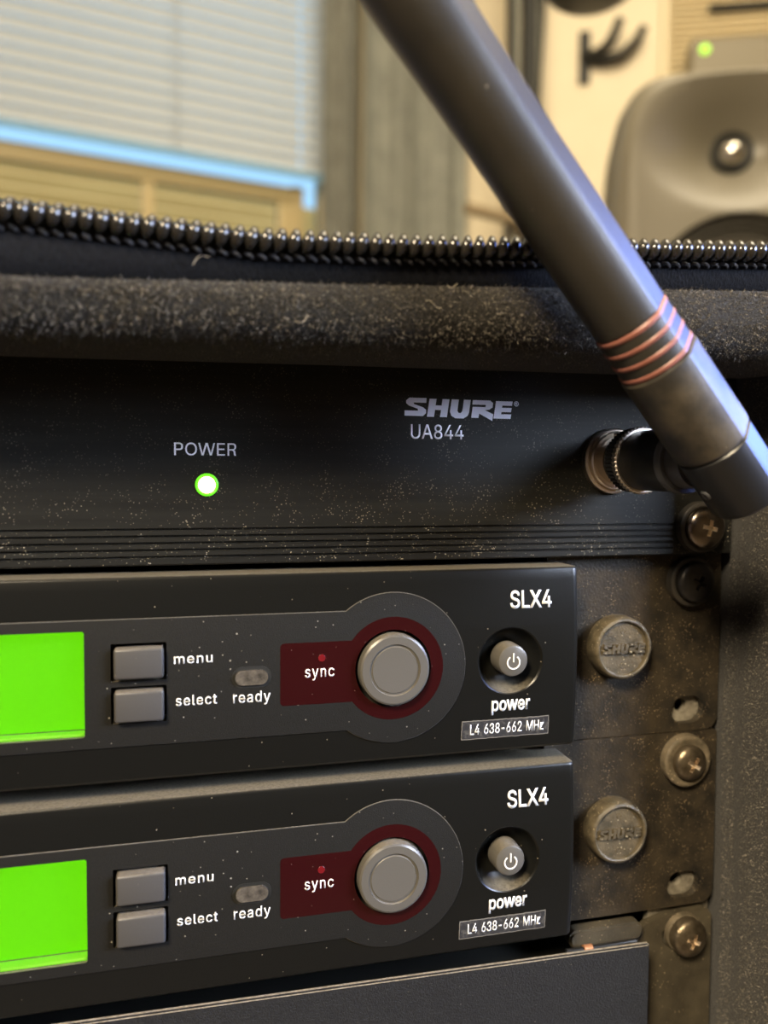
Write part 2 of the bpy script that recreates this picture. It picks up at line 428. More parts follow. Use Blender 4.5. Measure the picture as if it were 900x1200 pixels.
         379, 112, 379, 112, 295, 108, 295, 114, 314, 122, 331, 132, 346, 144, 358, 158, 368, 172, 376, 187, 382],
    ]),
    'n': (410, [
        [200, 382, 227, 384, 252, 383, 275, 377, 295, 369, 313, 356, 328, 340, 341, 321, 350, 298, 355, 271, 357,
         240, 357, 0, 296, 0, 296, 235, 293, 263, 286, 286, 273, 304, 256, 318, 235, 326, 210, 329, 192, 328, 176,
         324, 161, 317, 147, 308, 136, 297, 126, 283, 119, 266, 115, 248, 114, 227, 114, 0, 53, 0, 53, 379, 112,
         379, 112, 287, 102, 287, 116, 319, 132, 344, 152, 362, 175, 374],
    ]),
    'o': (415, [
        [174, 382, 207, 384, 241, 382, 271, 374, 299, 360, 323, 341, 343, 318, 359, 291, 371, 260, 379, 225, 381,
         187, 379, 150, 371, 116, 359, 85, 343, 58, 323, 35, 299, 16, 271, 3, 241, -5, 207, -8, 174, -5, 144, 3,
         117, 16, 93, 35, 72, 58, 56, 85, 44, 116, 37, 150, 34, 187, 37, 225, 44, 260, 56, 291, 72, 318, 93, 341,
         117, 360, 144, 374],
        [207, 330, 184, 328, 163, 321, 145, 310, 130, 296, 118, 278, 108, 258, 102, 236, 98, 212, 96, 187, 98, 163,
         102, 139, 108, 117, 118, 97, 130, 80, 145, 66, 163, 55, 184, 49, 207, 46, 231, 49, 252, 55, 270, 66, 285,
         80, 298, 97, 307, 117, 314, 139, 318, 163, 319, 187, 318, 212, 314, 236, 307, 258, 298, 278, 285, 296, 270,
         310, 252, 321, 231, 328],
    ]),
    'p': (424, [
        [207, 383, 229, 384, 259, 382, 287, 374, 313, 361, 335, 342, 354, 320, 370, 293, 381, 261, 388, 227, 390,
         189, 388, 151, 381, 116, 370, 84, 355, 57, 336, 34, 313, 16, 288, 3, 260, -6, 229, -8, 208, -7, 189, -3,
         173, 4, 159, 12, 147, 21, 118, 59, 114, 59, 114, -143, 53, -143, 53, 379, 112, 379, 112, 319, 118, 319,
         137, 346, 171, 373, 188, 379],
        [220, 330, 198, 328, 178, 322, 161, 312, 147, 299, 134, 282, 125, 263, 118, 241, 114, 216, 113, 189, 114,
         162, 118, 138, 125, 115, 135, 95, 147, 78, 162, 65, 179, 55, 198, 49, 220, 47, 242, 49, 262, 55, 279, 66,
         294, 80, 306, 97, 316, 117, 323, 139, 327, 163, 328, 189, 327, 215, 323, 239, 316, 261, 307, 281, 295, 298,
         280, 311, 262, 322, 243, 328],
    ]),
    'r': (259, [
        [191, 383, 243, 384, 243, 322, 174, 321, 159, 315, 146, 306, 135, 296, 126, 284, 119, 269, 115, 254, 114,
         237, 114, 0, 53, 0, 53, 379, 112, 379, 112, 321, 115, 321, 124, 339, 137, 354, 152, 367, 171, 377],
    ]),
    's': (365, [
        [161, 383, 187, 384, 212, 383, 234, 379, 254, 372, 271, 363, 286, 352, 299, 339, 318, 308, 324, 290, 268,
         277, 262, 291, 254, 304, 243, 316, 228, 325, 210, 331, 187, 333, 166, 331, 147, 326, 131, 317, 119, 305,
         111, 292, 109, 277, 110, 264, 115, 253, 124, 243, 136, 235, 172, 223, 229, 209, 261, 200, 287, 187, 306,
         171, 320, 153, 328, 131, 331, 107, 329, 85, 323, 65, 312, 47, 298, 31, 281, 18, 260, 6, 236, -2, 210, -7,
         182, -8, 157, -7, 133, -3, 112, 3, 93, 12, 76, 24, 62, 38, 50, 54, 41, 73, 36, 94, 94, 107, 101, 87, 111,
         72, 124, 60, 141, 52, 160, 47, 181, 45, 206, 47, 227, 53, 244, 62, 258, 74, 265, 88, 268, 103, 266, 115,
         262, 126, 254, 136, 243, 144, 229, 150, 212, 155, 149, 170, 118, 180, 92, 192, 72, 208, 58, 227, 50, 249,
         47, 274, 49, 295, 55, 314, 65, 332, 79, 347, 95, 360, 115, 370, 137, 378],
    ]),
    't': (227, [
        [65, 471, 65, 93, 68, 64, 77, 41, 92, 21, 113, 7, 138, -1, 213, 2, 202, 54, 156, 51, 144, 55, 136, 61, 130,
         70, 127, 83, 126, 98, 126, 471],
        [6, 327, 6, 379, 204, 379, 204, 327],
    ]),
    'u': (410, [
        [53, 139, 53, 379, 114, 379, 114, 144, 116, 117, 124, 94, 137, 75, 154, 61, 175, 53, 200, 50, 218, 51, 234,
         55, 249, 62, 263, 71, 274, 83, 283, 97, 290, 113, 295, 132, 296, 153, 296, 379, 357, 379, 357, 0, 298, 0,
         298, 92, 307, 92, 294, 60, 277, 35, 257, 17, 234, 5, 209, -3, 182, -5, 158, -3, 135, 2, 115, 11, 97, 23,
         82, 39, 69, 59, 60, 82, 54, 109],
    ]),
    'w': (567, [
        [8, 390, 74, 390, 158, 80, 245, 390, 322, 390, 409, 80, 493, 390, 559, 390, 450, 0, 368, 0, 283, 285, 199, 0, 117, 0],
    ]),
    'y': (389, [
        [163, -1, 17, 379, 84, 379, 206, 21, 184, 21, 305, 379, 371, 379, 196, -77, 187, -93, 177, -107, 165, -119,
         153, -128, 139, -136, 125, -141, 109, -144, 57, -142, 47, -139, 61, -86, 94, -90, 104, -89, 113, -86, 122,
         -81, 130, -74, 138, -64, 145, -51],
    ]),
    'z': (380, [
        [48, 323, 48, 379, 333, 379, 333, 331, 126, 60, 126, 56, 339, 56, 339, 0, 42, 0, 42, 46, 254, 320, 254, 323],
    ]),
}

# ------------------------------------------------------------------ mesh helpers (millimetres in, metres out)


def mesh_from_bm(name, bm, smooth=False, angle=None):
    bmesh.ops.scale(bm, vec=(MM, MM, MM), verts=bm.verts)
    bmesh.ops.recalc_face_normals(bm, faces=bm.faces)
    me = bpy.data.meshes.new(name)
    bm.to_mesh(me)
    bm.free()
    if smooth:
        me.shade_smooth()
        if angle:
            me.set_sharp_from_angle(angle=math.radians(angle))
    return me


def obj(name, me, material, parent=None, loc=None, smooth=False, angle=35, kind=None, label=None):
    if isinstance(me, bmesh.types.BMesh):
        me = mesh_from_bm(name, me, smooth, angle)
    if not me.materials:
        me.materials.append(material)
    o = bpy.data.objects.new(name, me)
    COL.objects.link(o)
    if parent:
        o.parent = parent
    if loc is not None:
        o.location = loc
    if kind:
        o['kind'] = kind
    if label:
        o['label'] = label
    return o


def thing(name, label, cat, loc=(0, 0, 0), rot=(0, 0, 0), group=None):
    o = bpy.data.objects.new(name, None)
    o.empty_display_size = 0.01
    COL.objects.link(o)
    o.location = loc
    o.rotation_euler = rot
    o['label'] = label
    o['category'] = cat
    if group:
        o['group'] = group
    return o


def box(bm, x0, x1, y0, y1, z0, z1, bev=0.0, seg=2):
    r = bmesh.ops.create_cube(bm, size=1)
    vs = r['verts']
    for v in vs:
        v.co = Vector(((x0 + x1) / 2 + v.co.x * (x1 - x0), (y0 + y1) / 2 + v.co.y * (y1 - y0),
                       (z0 + z1) / 2 + v.co.z * (z1 - z0)))
    if bev > 0:
        es = list({e for v in vs for e in v.link_edges})
        bmesh.ops.bevel(bm, geom=es, offset=bev, segments=seg, affect='EDGES', profile=0.5)
    return bm


def newbox(*a, **k):
    return box(bmesh.new(), *a, **k)


def lathe(bm, prof, origin=(0, 0, 0), axis=(0, -1, 0), n=48, ripple=None, up=None):
    """closed solid turned about `axis`: prof = [(t along axis, r), ...]"""
    a = Vector(axis).normalized()
    ref = Vector(up) if up else (Vector((0, 0, 1)) if abs(a.z) < 0.9 else Vector((1, 0, 0)))
    e1 = (ref - a * ref.dot(a)).normalized()
    e2 = a.cross(e1)
    o = Vector(origin)
    rings = []
    for t, r in prof:
        if r <= 1e-6:
            rings.append([bm.verts.new(o + a * t)])
            continue
        ring = []
        for i in range(n):
            th = 2 * math.pi * i / n
            rr = r * (ripple(i, t) if ripple else 1)
            ring.append(bm.verts.new(o + a * t + (e1 * math.cos(th) + e2 * math.sin(th)) * rr))
        rings.append(ring)
    for k in range(len(rings) - 1):
        A, B = rings[k], rings[k + 1]
        if len(A) == 1 and len(B) == 1:
            continue
        for i in range(n):
            j = (i + 1) % n
            if len(A) == 1:
                bm.faces.new((A[0], B[i], B[j]))
            elif len(B) == 1:
                bm.faces.new((A[i], B[0], A[j]))
            else:
                bm.faces.new((A[i], B[i], B[j], A[j]))
    if len(rings[0]) > 1:
        bm.faces.new(rings[0])
    if len(rings[-1]) > 1:
        bm.faces.new(list(reversed(rings[-1])))
    return bm


def tube(bm, pts, rad, n=8, closed=False):
    pts = [Vector(p) for p in pts]
    rs = rad if isinstance(rad, (list, tuple)) else [rad] * len(pts)
    rings = []
    prev = None
    for i, p in enumerate(pts):
        if closed:
            t = pts[(i + 1) % len(pts)] - pts[i - 1]
        else:
            t = pts[min(i + 1, len(pts) - 1)] - pts[max(i - 1, 0)]
        t.normalize()
        if prev is None:
            ref = Vector((0, 0, 1)) if abs(t.z) < 0.9 else Vector((1, 0, 0))
            e1 = (ref - t * ref.dot(t)).normalized()
        else:
            e1 = (prev - t * prev.dot(t)).normalized()
        prev = e1
        e2 = t.cross(e1)
        rings.append([bm.verts.new(p + (e1 * math.cos(2 * math.pi * k / n) + e2 * math.sin(2 * math.pi * k / n)) * rs[i])
                      for k in range(n)])
    m = len(rings)
    for i in range(m if closed else m - 1):
        A, B = rings[i], rings[(i + 1) % m]
        for k in range(n):
            bm.faces.new((A[k], A[(k + 1) % n], B[(k + 1) % n], B[k]))
    if not closed:
        bm.faces.new(list(reversed(rings[0])))
        bm.faces.new(rings[-1])
    return bm


def prism(bm, poly, y0, y1):
    """polygon in (x, z) extruded from y0 to y1"""
    A = [bm.verts.new((x, y0, z)) for x, z in poly]
    B = [bm.verts.new((x, y1, z)) for x, z in poly]
    f1 = bm.faces.new(A)
    f2 = bm.faces.new(list(reversed(B)))
    for i in range(len(poly)):
        j = (i + 1) % len(poly)
        bm.faces.new((A[i], B[i], B[j], A[j]))
    f1.normal_update()
    f2.normal_update()
    bmesh.ops.triangulate(bm, faces=[f1, f2])
    return bm


def sweep_x(bm, prof, x0, x1):
    """closed (y, z) profile extruded along x"""
    A = [bm.verts.new((x0, y, z)) for y, z in prof]
    B = [bm.verts.new((x1, y, z)) for y, z in prof]
    f1 = bm.faces.new(A)
    f2 = bm.faces.new(list(reversed(B)))
    for i in range(len(prof)):
        j = (i + 1) % len(prof)
        bm.faces.new((A[i], B[i], B[j], A[j]))
    f1.normal_update()
    f2.normal_update()
    bmesh.ops.triangulate(bm, faces=[f1, f2])
    return bm


def rrect(x0, x1, z0, z1, r, n=6):
    p = []
    for cx, cz, a0 in ((x1 - r, z1 - r, 0), (x0 + r, z1 - r, 90), (x0 + r, z0 + r, 180), (x1 - r, z0 + r, 270)):
        for k in range(n + 1):
            a = math.radians(a0 + 90 * k / n)
            p.append((cx + r * math.cos(a), cz + r * math.sin(a)))
    return p


def cut(me, cutters):
    """boolean difference of a mesh with bmesh cutters; returns a new mesh"""
    o = bpy.data.objects.new('tmp', me)
    COL.objects.link(o)
    tmp = [o]
    for c in cutters:
        cm = mesh_from_bm('tmp', c)
        co = bpy.data.objects.new('tmp', cm)
        COL.objects.link(co)
        tmp.append(co)
        md = o.modifiers.new('b', 'BOOLEAN')
        md.operation = 'DIFFERENCE'
        md.solver = 'EXACT'
        md.object = co
    dg = bpy.context.evaluated_depsgraph_get()
    out = bpy.data.meshes.new_from_object(o.evaluated_get(dg))
    for t in tmp:
        bpy.data.objects.remove(t)
    return out


def bulge(z):
    """forward bow of the receiver's front, in mm"""
    return -1.1 * max(0.0, 1 - ((z + 21.9) / 20.5) ** 2)


def conform(me):
    for v in me.vertices:
        v.co.y += bulge(v.co.z / MM) * MM
    return me


def text_mesh(s, x0, x1, z0, z1, y, thick=0.06, bold=0.0, space=0.0):
    """text fitted to the box x0..x1, z0..z1 facing -y"""
    c = bpy.data.curves.new('lettering', 'CURVE')
    c.dimensions = '2D'
    c.fill_mode = 'BOTH'
    c.offset = bold
    pen = 0.0
    for letter in s:
        if letter == ' ':
            pen += 280
            continue
        adv, loops = LETTERS[letter]
        for lp in loops:
            sp_ = c.splines.new('POLY')
            n_ = len(lp) // 2
            sp_.points.add(n_ - 1)
            for k in range(n_):
                sp_.points[k].co = ((pen + lp[2 * k]) * 0.001, lp[2 * k + 1] * 0.001, 0, 1)
            sp_.use_cyclic_u = True
        pen += adv + space
    o = bpy.data.objects.new('tmp', c)
    COL.objects.link(o)
    dg = bpy.context.evaluated_depsgraph_get()
    me = bpy.data.meshes.new_from_object(o.evaluated_get(dg))
    bpy.data.objects.remove(o)
    bm = bmesh.new()
    bm.from_mesh(me)
    bpy.data.meshes.remove(me)
    xs = [v.co.x for v in bm.verts]
    ys = [v.co.y for v in bm.verts]
    a, b_, p, q = min(xs), max(xs), min(ys), max(ys)
    for v in bm.verts:
        v.co = Vector((x0 + (v.co.x - a) / (b_ - a) * (x1 - x0), y, z0 + (v.co.y - p) / (q - p) * (z1 - z0)))
    r = bmesh.ops.extrude_face_region(bm, geom=list(bm.faces))
    for g in r['geom']:
        if isinstance(g, bmesh.types.BMVert):
            g.co.y -= thick
    return mesh_from_bm('lettering', bm)


LOGO = [
    [(200, 87), (102, 87), (84, 103), (84, 119), (100, 132), (150, 149), (152, 160), (75, 160), (75, 190), (180, 190),
     (197, 173), (197, 154), (180, 140), (128, 123), (126, 114), (198, 114)],
    [(217, 90), (257, 90), (252, 127), (287, 127), (292, 90), (332, 90), (318, 193), (278, 193), (284, 153), (249, 153),
     (243, 193), (203, 193)],
    [(345, 90), (336, 160), (344, 184), (368, 198), (415, 198), (438, 184), (447, 165), (457, 90), (417, 90), (408, 155),
     (399, 167), (387, 167), (379, 156), (387, 90)],
    [(470, 90), (572, 90), (590, 105), (587, 130), (568, 143), (542, 147), (592, 170), (586, 208), (508, 167), (503, 193),
     (461, 193), (469, 129), (545, 129), (548, 116), (467, 116)],
    [(608, 92), (708, 92), (704, 117), (646, 117), (644, 130), (702, 130), (698, 155), (641, 155), (639, 168),
     (700, 168), (696, 194), (594, 194)],
]


def logo_mesh(x0, x1, z0, z1, y0, y1, reg=False):
    bm = bmesh.new()
    fx = lambda u: x0 + (u - 75) / (708 - 75) * (x1 - x0)
    fz = lambda v: z1 - (v - 87) / (194 - 87) * (z1 - z0)
    for p in LOGO:
        prism(bm, [(fx(u), fz(v)) for u, v in p], y0, y1)
    if reg:
        k = [(fx(730) + 0.56 * math.cos(a), fz(105) + 0.56 * math.sin(a)) for a in [i * math.pi / 8 for i in range(16)]]
        k2 = [(fx(730) + 0.42 * math.cos(a), fz(105) + 0.42 * math.sin(a)) for a in [i * math.pi / 8 for i in range(16)]]
        A = [bm.verts.new((x, y0, z)) for x, z in k]
        B = [bm.verts.new((x, y0, z)) for x, z in k2]
        for i in range(16):
            j = (i + 1) % 16
            bm.faces.new((A[i], A[j], B[j], B[i]))
        cx, cz = fx(730), fz(105)
        prism(bm, [(cx - .2, cz - .25), (cx - .2, cz + .25), (cx + .15, cz + .25), (cx + .2, cz + .1), (cx + .02, cz),
                   (cx + .2, cz - .25), (cx + .08, cz - .25), (cx - .08, cz)], y0, y1)
    return mesh_from_bm('lettering', bm)


def dup(root, loc, label):
    r = root.copy()
    COL.objects.link(r)
    r.location = loc
    r['label'] = label
    for ch in list(root.children):
        c = ch.copy()
        COL.objects.link(c)
        c.parent = r
        for g in ch.children:
            d = g.copy()
            COL.objects.link(d)
            d.parent = c
    return r


# ------------------------------------------------------------------ the room (corner with the window, cream wall)
TH = math.atan2(95, 488)
E1 = Vector((math.cos(TH), math.sin(TH), 0))
N1 = Vector((-E1.y, E1.x, 0))                 # out of the room through the window wall
P0 = Vector((143, 1195, 0))                   # foot line of the blind's right edge
B0 = Vector((532, 1271, 0))                   # corner of the two back walls
T2 = math.radians(-22)
E2 = Vector((math.cos(T2), math.sin(T2), 0))
N2 = Vector((-E2.y, E2.x, 0))
A0 = P0 - E1 * 1900
C0 = B0 + E2 * 1900
D0 = Vector((1500, -2200, 0))
F0 = Vector((-1700, -2200, 0))

M['cream'] = mat('cream_wall_paint', (0.72, 0.63, 0.46), 0.7, col2=(0.75, 0.66, 0.49), cscale=6, bump=0.1, bscale=90)
M['ceiling'] = mat('white_ceiling_paint', (0.75, 0.72, 0.66), 0.8)
M['carpet'] = mat('brown_floor', (0.12, 0.10, 0.08), 0.8, col2=(0.16, 0.13, 0.10), cscale=20)
FZ, CZ = -1000, 1400


def wall(name, P, Q, outward, material, openings=None, t=60):
    """vertical wall from P to Q; openings = [(s0, s1, z0, z1)] along it"""
    d = (Q - P).length
    e = (Q - P).normalized()
    bm = bmesh.new()
    if not openings:
        rects = [(0, d, FZ, CZ)]
    else:
        s0, s1, z0, z1 = openings[0]
        rects = [(0, s0, FZ, CZ), (s1, d, FZ, CZ), (s0, s1, FZ, z0), (s0, s1, z1, CZ)]
    for a, b_, z0, z1 in rects:
        v = []
        for s, q, z in ((a, 0, z0), (b_, 0, z0), (b_, t, z0), (a, t, z0), (a, 0, z1), (b_, 0, z1), (b_, t, z1), (a, t, z1)):
            p = P + e * s + outward * q
            v.append(bm.verts.new((p.x, p.y, z + ZR)))
        for f in ((0, 1, 2, 3), (4, 5, 6, 7), (0, 1, 5, 4), (1, 2, 6, 5), (2, 3, 7, 6), (3, 0, 4, 7)):
            bm.faces.new([v[i] for i in f])
    return obj(name, bm, material, kind='structure')


wl = (P0 - A0).length
wall('wall_back', A0, B0, N1, M['cream'], [(wl - 1000, wl + 30, 250, 1150)])
wall('wall_right', B0, C0, N2, M['cream'])
M['far_paint'] = mat('muted_wall_paint', (0.20, 0.17, 0.13), 0.8)
wall('wall_side', C0, D0, Vector((1, 0, 0)), M['far_paint'])
wall('wall_rear', D0, F0, Vector((0, -1, 0)), M['far_paint'])
wall('wall_left', F0, A0, Vector((-1, 0, 0)), M['far_paint'])
for nm_, z0, z1, mm_ in (('floor', FZ - 40, FZ, M['carpet']), ('ceiling', CZ, CZ + 40, M['ceiling'])):
    bm = bmesh.new()
    ring = [A0 - E1 * 80, B0 + N1 * 70, C0 + E2 * 90, D0 + Vector((80, -80, 0)), F0 + Vector((-80, -80, 0))]
    lo = [bm.verts.new((p.x, p.y, z0 + ZR)) for p in ring]
    hi = [bm.verts.new((p.x, p.y, z1 + ZR)) for p in ring]
    bm.faces.new(lo)
    bm.faces.new(hi)
    for i in range(5):
        bm.faces.new((lo[i], lo[(i + 1) % 5], hi[(i + 1) % 5], hi[i]))
    obj(nm_, bm, mm_, kind='structure')

rotW = (0, 0, TH)
# window: frame, sashes, panes (local x along the wall, y outwards, z from rack zero)
M['frame'] = mat('tan_window_frame', (0.42, 0.33, 0.16), 0.5)
M['pane'] = mat('window_glass', (0.9, 0.95, 0.95), 0.02, trans=1.0, ior=1.02, alpha=1.0)
win = bpy.data.objects.new('window_1', None)
COL.objects.link(win)
win.location = W(*P0)
win.rotation_euler = rotW
win['kind'] = 'structure'
bm = bmesh.new()
for a in ((-1000, 30, 20, 55, 250, 275), (-1000, 30, 20, 55, 1125, 1150), (-1000, -975, 20, 55, 275, 1125),
          (5, 30, 20, 55, 275, 1125)):
    box(bm, *a, bev=2)
obj('window_frame', bm, M['frame'], win)
bm = bmesh.new()
for a in ((-960, -48, 25, 45, 482, 510), (-960, -48, 25, 45, 275, 292), (-960, -930, 25, 45, 292, 482), (-70, -48, 25, 45, 292, 482)):
    box(bm, *a, bev=2)
obj('lower_sash', bm, M['frame'], win)
obj('mullion', newbox(-296, -276, 25, 45, 292, 482, bev=2), M['frame'], win)
for a in (-960, 5):
    pass
obj('side_post', newbox(-48, -26, 22, 50, 275, 512, bev=2), M['frame'], win)
obj('pane', newbox(-930, -296, 34, 37, 292, 482), M['pane'], win)
obj('pane', newbox(-276, -70, 34, 37, 292, 482), M['pane'], win)
obj('pane', newbox(-975, 5, 38, 41, 512, 1125), M['pane'], win)
obj('pane', newbox(-26, 5, 38, 41, 275, 511), M['pane'], win)
# fine horizontal bars in front of the lower panes
bm = bmesh.new()
for k in range(9):
    box(bm, -930, -70, 26, 28, 300 + k * 20.5, 301.8 + k * 20.5)
obj('screen_wire', bm, mat('pale_wire', (0.75, 0.62, 0.36), 0.5), win, kind='stuff')

# neighbouring fence outside, seen through the lower panes
fence = thing('garden_fence', 'tan board fence outside, below the window blind', 'fence', W(*(P0 + N1 * 900)), rotW)
M['board'] = mat('tan_fence_board', (0.42, 0.27, 0.09), 0.8, col2=(0.52, 0.36, 0.14), cscale=9, stretch=(0.3, 1, 3))
bmesh_board = newbox(-1500, 322, 0, 18, 0, 105, bev=3)
bd = obj('board', bmesh_board, M['board'], fence, loc=(0, 0, -1.0))
for k in range(1, 16):
    c = bd.copy()
    COL.objects.link(c)
    c.location = (0, 0, (-1000 + k * 112) * MM)
for px in (-1480, -600, 200):
    obj('post', newbox(px, px + 45, 18, 60, -1000, 760, bev=3), M['board'], fence)

# blind
M['slat'] = mat('blind_slat', (0.50, 0.52, 0.51), 0.45)
N, L = nm(M['slat'])
tr = N.new('ShaderNodeBsdfTranslucent')
tr.inputs[0].default_value = (0.62, 0.66, 0.70, 1)
mx = N.new('ShaderNodeMixShader')
mx.inputs[0].default_value = 0.34
L.new(N['Principled BSDF'].outputs[0], mx.inputs[1])
L.new(tr.outputs[0], mx.inputs[2])
L.new(mx.outputs[0], N['Material Output'].inputs[0])
M['bottomrail'] = M['slat'].copy()  # slat copy with the blue daylight glow put into its translucent tint
M['bottomrail'].name = 'blind_bottom_rail'
N, L = nm(M['bottomrail'])
for n in N:
    if n.type == 'MIX_SHADER':
        n.inputs[0].default_value = 0.80
    if n.type == 'BSDF_TRANSLUCENT':
        n.inputs[0].default_value = (0.60, 0.86, 1.0, 1)
blind = thing('window_blind', 'pale horizontal slat blind, lowered, daylight glowing along its bottom edge', 'blind',
              W(*P0), rotW)
bm = bmesh.new()
tilt = math.radians(72)
nseg = 5
Wd = 25.0
for xa, xb in ((-960, -48), (-42.5, 0)):
    for sgn in (0,):
        ra, rb = [], []
        for k in range(nseg + 1):
            w_ = -Wd / 2 + Wd * k / nseg
            cr = 1.6 * (1 - (2 * w_ / Wd) ** 2)
            yy = w_ * math.cos(tilt) - cr * math.sin(tilt)
            zz = w_ * math.sin(tilt) + cr * math.cos(tilt)
            ra.append(bm.verts.new((xa, yy, zz)))
            rb.append(bm.verts.new((xb, yy, zz)))
        for k in range(nseg):
            bm.faces.new((ra[k], rb[k], rb[k + 1], ra[k + 1]))
# web that joins both pieces of the slat beside the cord hole
k0, k1 = 0, 1
for w0, w1 in ((-12.5, -5), (5, 12.5)):
    q = []
    for xx, w_ in ((-48, w0), (-42.5, w0), (-42.5, w1), (-48, w1)):
        cr = 1.6 * (1 - (2 * w_ / Wd) ** 2)
        q.append(bm.verts.new((xx, w_ * math.cos(tilt) - cr * math.sin(tilt), w_ * math.sin(tilt) + cr * math.cos(tilt))))
    bm.faces.new(q)
sl = obj('slat', bm, M['slat'], blind, loc=(0, -0.012, 0.537), smooth=True)
for k in range(1, 28):
    c = sl.copy()
    COL.objects.link(c)
    c.location = (0, -0.012, 0.537 + k * 0.0212)
obj('bottom_rail', newbox(-960, 0, -20, -6, 514, 524, bev=2), M['bottomrail'], blind, label='bottom rail tinted pale blue for the daylight glow')
obj('head_rail', newbox(-960, 0, -30, 5, 1130, 1160, bev=2), M['slat'], blind)
for cx in (-250, -760):
    obj('ladder_cord', tube(bmesh.new(), [(cx, -25, 520), (cx, -25, 1135)], 1.3, 6), M['slat'], blind)


# curtain: folds hanging right of the blind
def pleats(name, s0, s1, off, amp, wave, material, parent, z0=-700, z1=1250, ph=0.0):
    bm = bmesh.new()
    n = int((s1 - s0) / 4)
    cols = []
    for i in range(n + 1):
        s = s0 + (s1 - s0) * i / n
        y = off + amp * math.sin(2 * math.pi * s / wave + ph) + amp * 0.35 * math.sin(2 * math.pi * s / (wave * 0.43) + 1)
        cols.append([bm.verts.new((s, y * (1 + 0.1 * math.sin(k)), z0 + (z1 - z0) * k / 8)) for k in range(9)])
    for i in range(n):
        for k in range(8):
            bm.faces.new((cols[i][k], cols[i + 1][k], cols[i + 1][k + 1], cols[i][k + 1]))
    r = bmesh.ops.solidify(bm, geom=list(bm.faces), thickness=2)
    return obj(name, bm, material, parent, smooth=True, angle=60)


M['curtain'] = mat('grey_olive_curtain', (0.24, 0.24, 0.21), 0.85, col2=(0.30, 0.30, 0.26), cscale=25, bump=0.3,
                   bscale=600)
M['curtain2'] = mat('pale_grey_curtain', (0.33, 0.34, 0.30), 0.85, col2=(0.42, 0.43, 0.38), cscale=25)
cur = thing('curtain', 'grey pleated curtain hanging between the window blind and the cream wall', 'curtain', W(*P0), rotW)
pleats('curtain_panel', -18, 44, -55, 7, 48, M['curtain'], cur, ph=2.2)
pleats('curtain_panel', 51, 262, -48, 12, 78, M['curtain2'], cur, ph=0.6)
obj('curtain_rod', tube(bmesh.new(), [(-40, -55, 1255), (285, -55, 1255)], 9, 12), M['black'], cur)

# dark clutter between curtain and wall: microphone stand with its boom, hanging cables
st = thing('microphone_stand', 'dark microphone stand with a tan boom arm, blurred, left of the cream wall', 'stand',
           W(*(P0 + E1 * 318 - N1 * 150 + Vector((0, 0, FZ)))), rotW)
M['tan'] = mat('tan_plastic', (0.30, 0.23, 0.14), 0.5)
obj('pole', tube(bmesh.new(), [(0, 0, 20), (0, 0, 2150)], 14, 12), M['black'], st)
obj('base', lathe(bmesh.new(), [(0, 130), (12, 130), (22, 40), (30, 14)], axis=(0, 0, 1)), M['black'], st)
obj('boom_arm', tube(bmesh.new(), [(-130, -16, 1452), (0, -16, 1444), (90, -16, 1436)], 10, 10), M['tan'], st,
    label='tan boom arm')
obj('clutch', lathe(bmesh.new(), [(-26, 20), (26, 20)], origin=(0, -10, 1444), axis=(0, 1, 0), n=20), M['tan'], st)
cb = thing('cable_bundle', 'black cables hanging in a bundle at the edge of the cream wall', 'cable',
           W(*(P0 + E1 * 372 - N1 * 70)), rotW)
for k, dx in enumerate((-40, -22, -6, 10, 24)):
    pts = [(dx + 4 * math.sin(i * 0.9 + k), 6 * math.cos(i * 0.6 + k * 2), 1300 - i * 90) for i in range(18)]
    obj('cable', tube(bmesh.new(), pts, 7 - (k % 2) * 2, 8), M['black'] if k % 2 == 0 else M['curtain2'], cb, smooth=True)
hk = thing('wall_bracket', 'black bracket plate on which the cable bundle hangs, top of the cream wall edge', 'bracket',
           W(*(P0 + E1 * 372 - N1 * 8)), rotW)
obj('plate', newbox(-50, 50, -6, 6, 1260, 1330, bev=2), M['black'], hk)
obj('peg', tube(bmesh.new(), [(0, -6, 1300), (0, -85, 1304)], 8, 10), M['black'], hk)

# ---- things on the cream wall (local x along the wall, y into it)
rotR = (0, 0, T2)
ch = thing('coat_hook', 'black double wall hook on the cream wall, above and left of the loudspeaker', 'hook',
           W(*(B0 + E2 * 126)), rotR)
obj('back_plate', newbox(-12, 9, -7, 0, 755, 852, bev=2), M['black'], ch)
obj('prong', tube(bmesh.new(), [(-2, -6, 806), (20, -22, 800), (38, -38, 808), (48, -46, 826), (56, -50, 846)],
                  [11, 10, 9, 8.5, 8], 10), M['black'], ch, smooth=True)
obj('prong', tube(bmesh.new(), [(-2, -6, 800), (30, -12, 792), (62, -22, 794), (86, -28, 812), (102, -30, 838)],
                  [11, 10, 9, 8.5, 8], 10), M['black'], ch, smooth=True)

vent = thing('wall_vent', 'cream louvred vent on the wall above the loudspeaker, with a black slot', 'vent',
             W(*(B0 + E2 * 262)), rotR)
M['vent'] = mat('cream_vent_metal', (0.74, 0.64, 0.43), 0.45)
obj('frame', newbox(0, 700, -14, 0, 600, 1000, bev=3), M['vent'], vent)
bm = bmesh.new()
for k in range(34):
    z = 612 + k * 11
    q = [(12, -22, z), (688, -22, z), (688, -14, z + 7), (12, -14, z + 7)]
    vs = [bm.verts.new(p) for p in q]
    vs2 = [bm.verts.new((p[0], p[1] + 1.5, p[2] - 1.5)) for p in q]
    bm.faces.new(vs)
    bm.faces.new(vs2[::-1])
    for i in range(4):
        bm.faces.new((vs[i], vs[(i + 1) % 4], vs2[(i + 1) % 4], vs2[i]))
obj('louvre', bm, M['vent'], vent, kind='stuff')
obj('slot', tube(bmesh.new(), [(80, -26, 866), (400, -26, 866)], 7, 10), M['black'], vent, label='black slot bar')

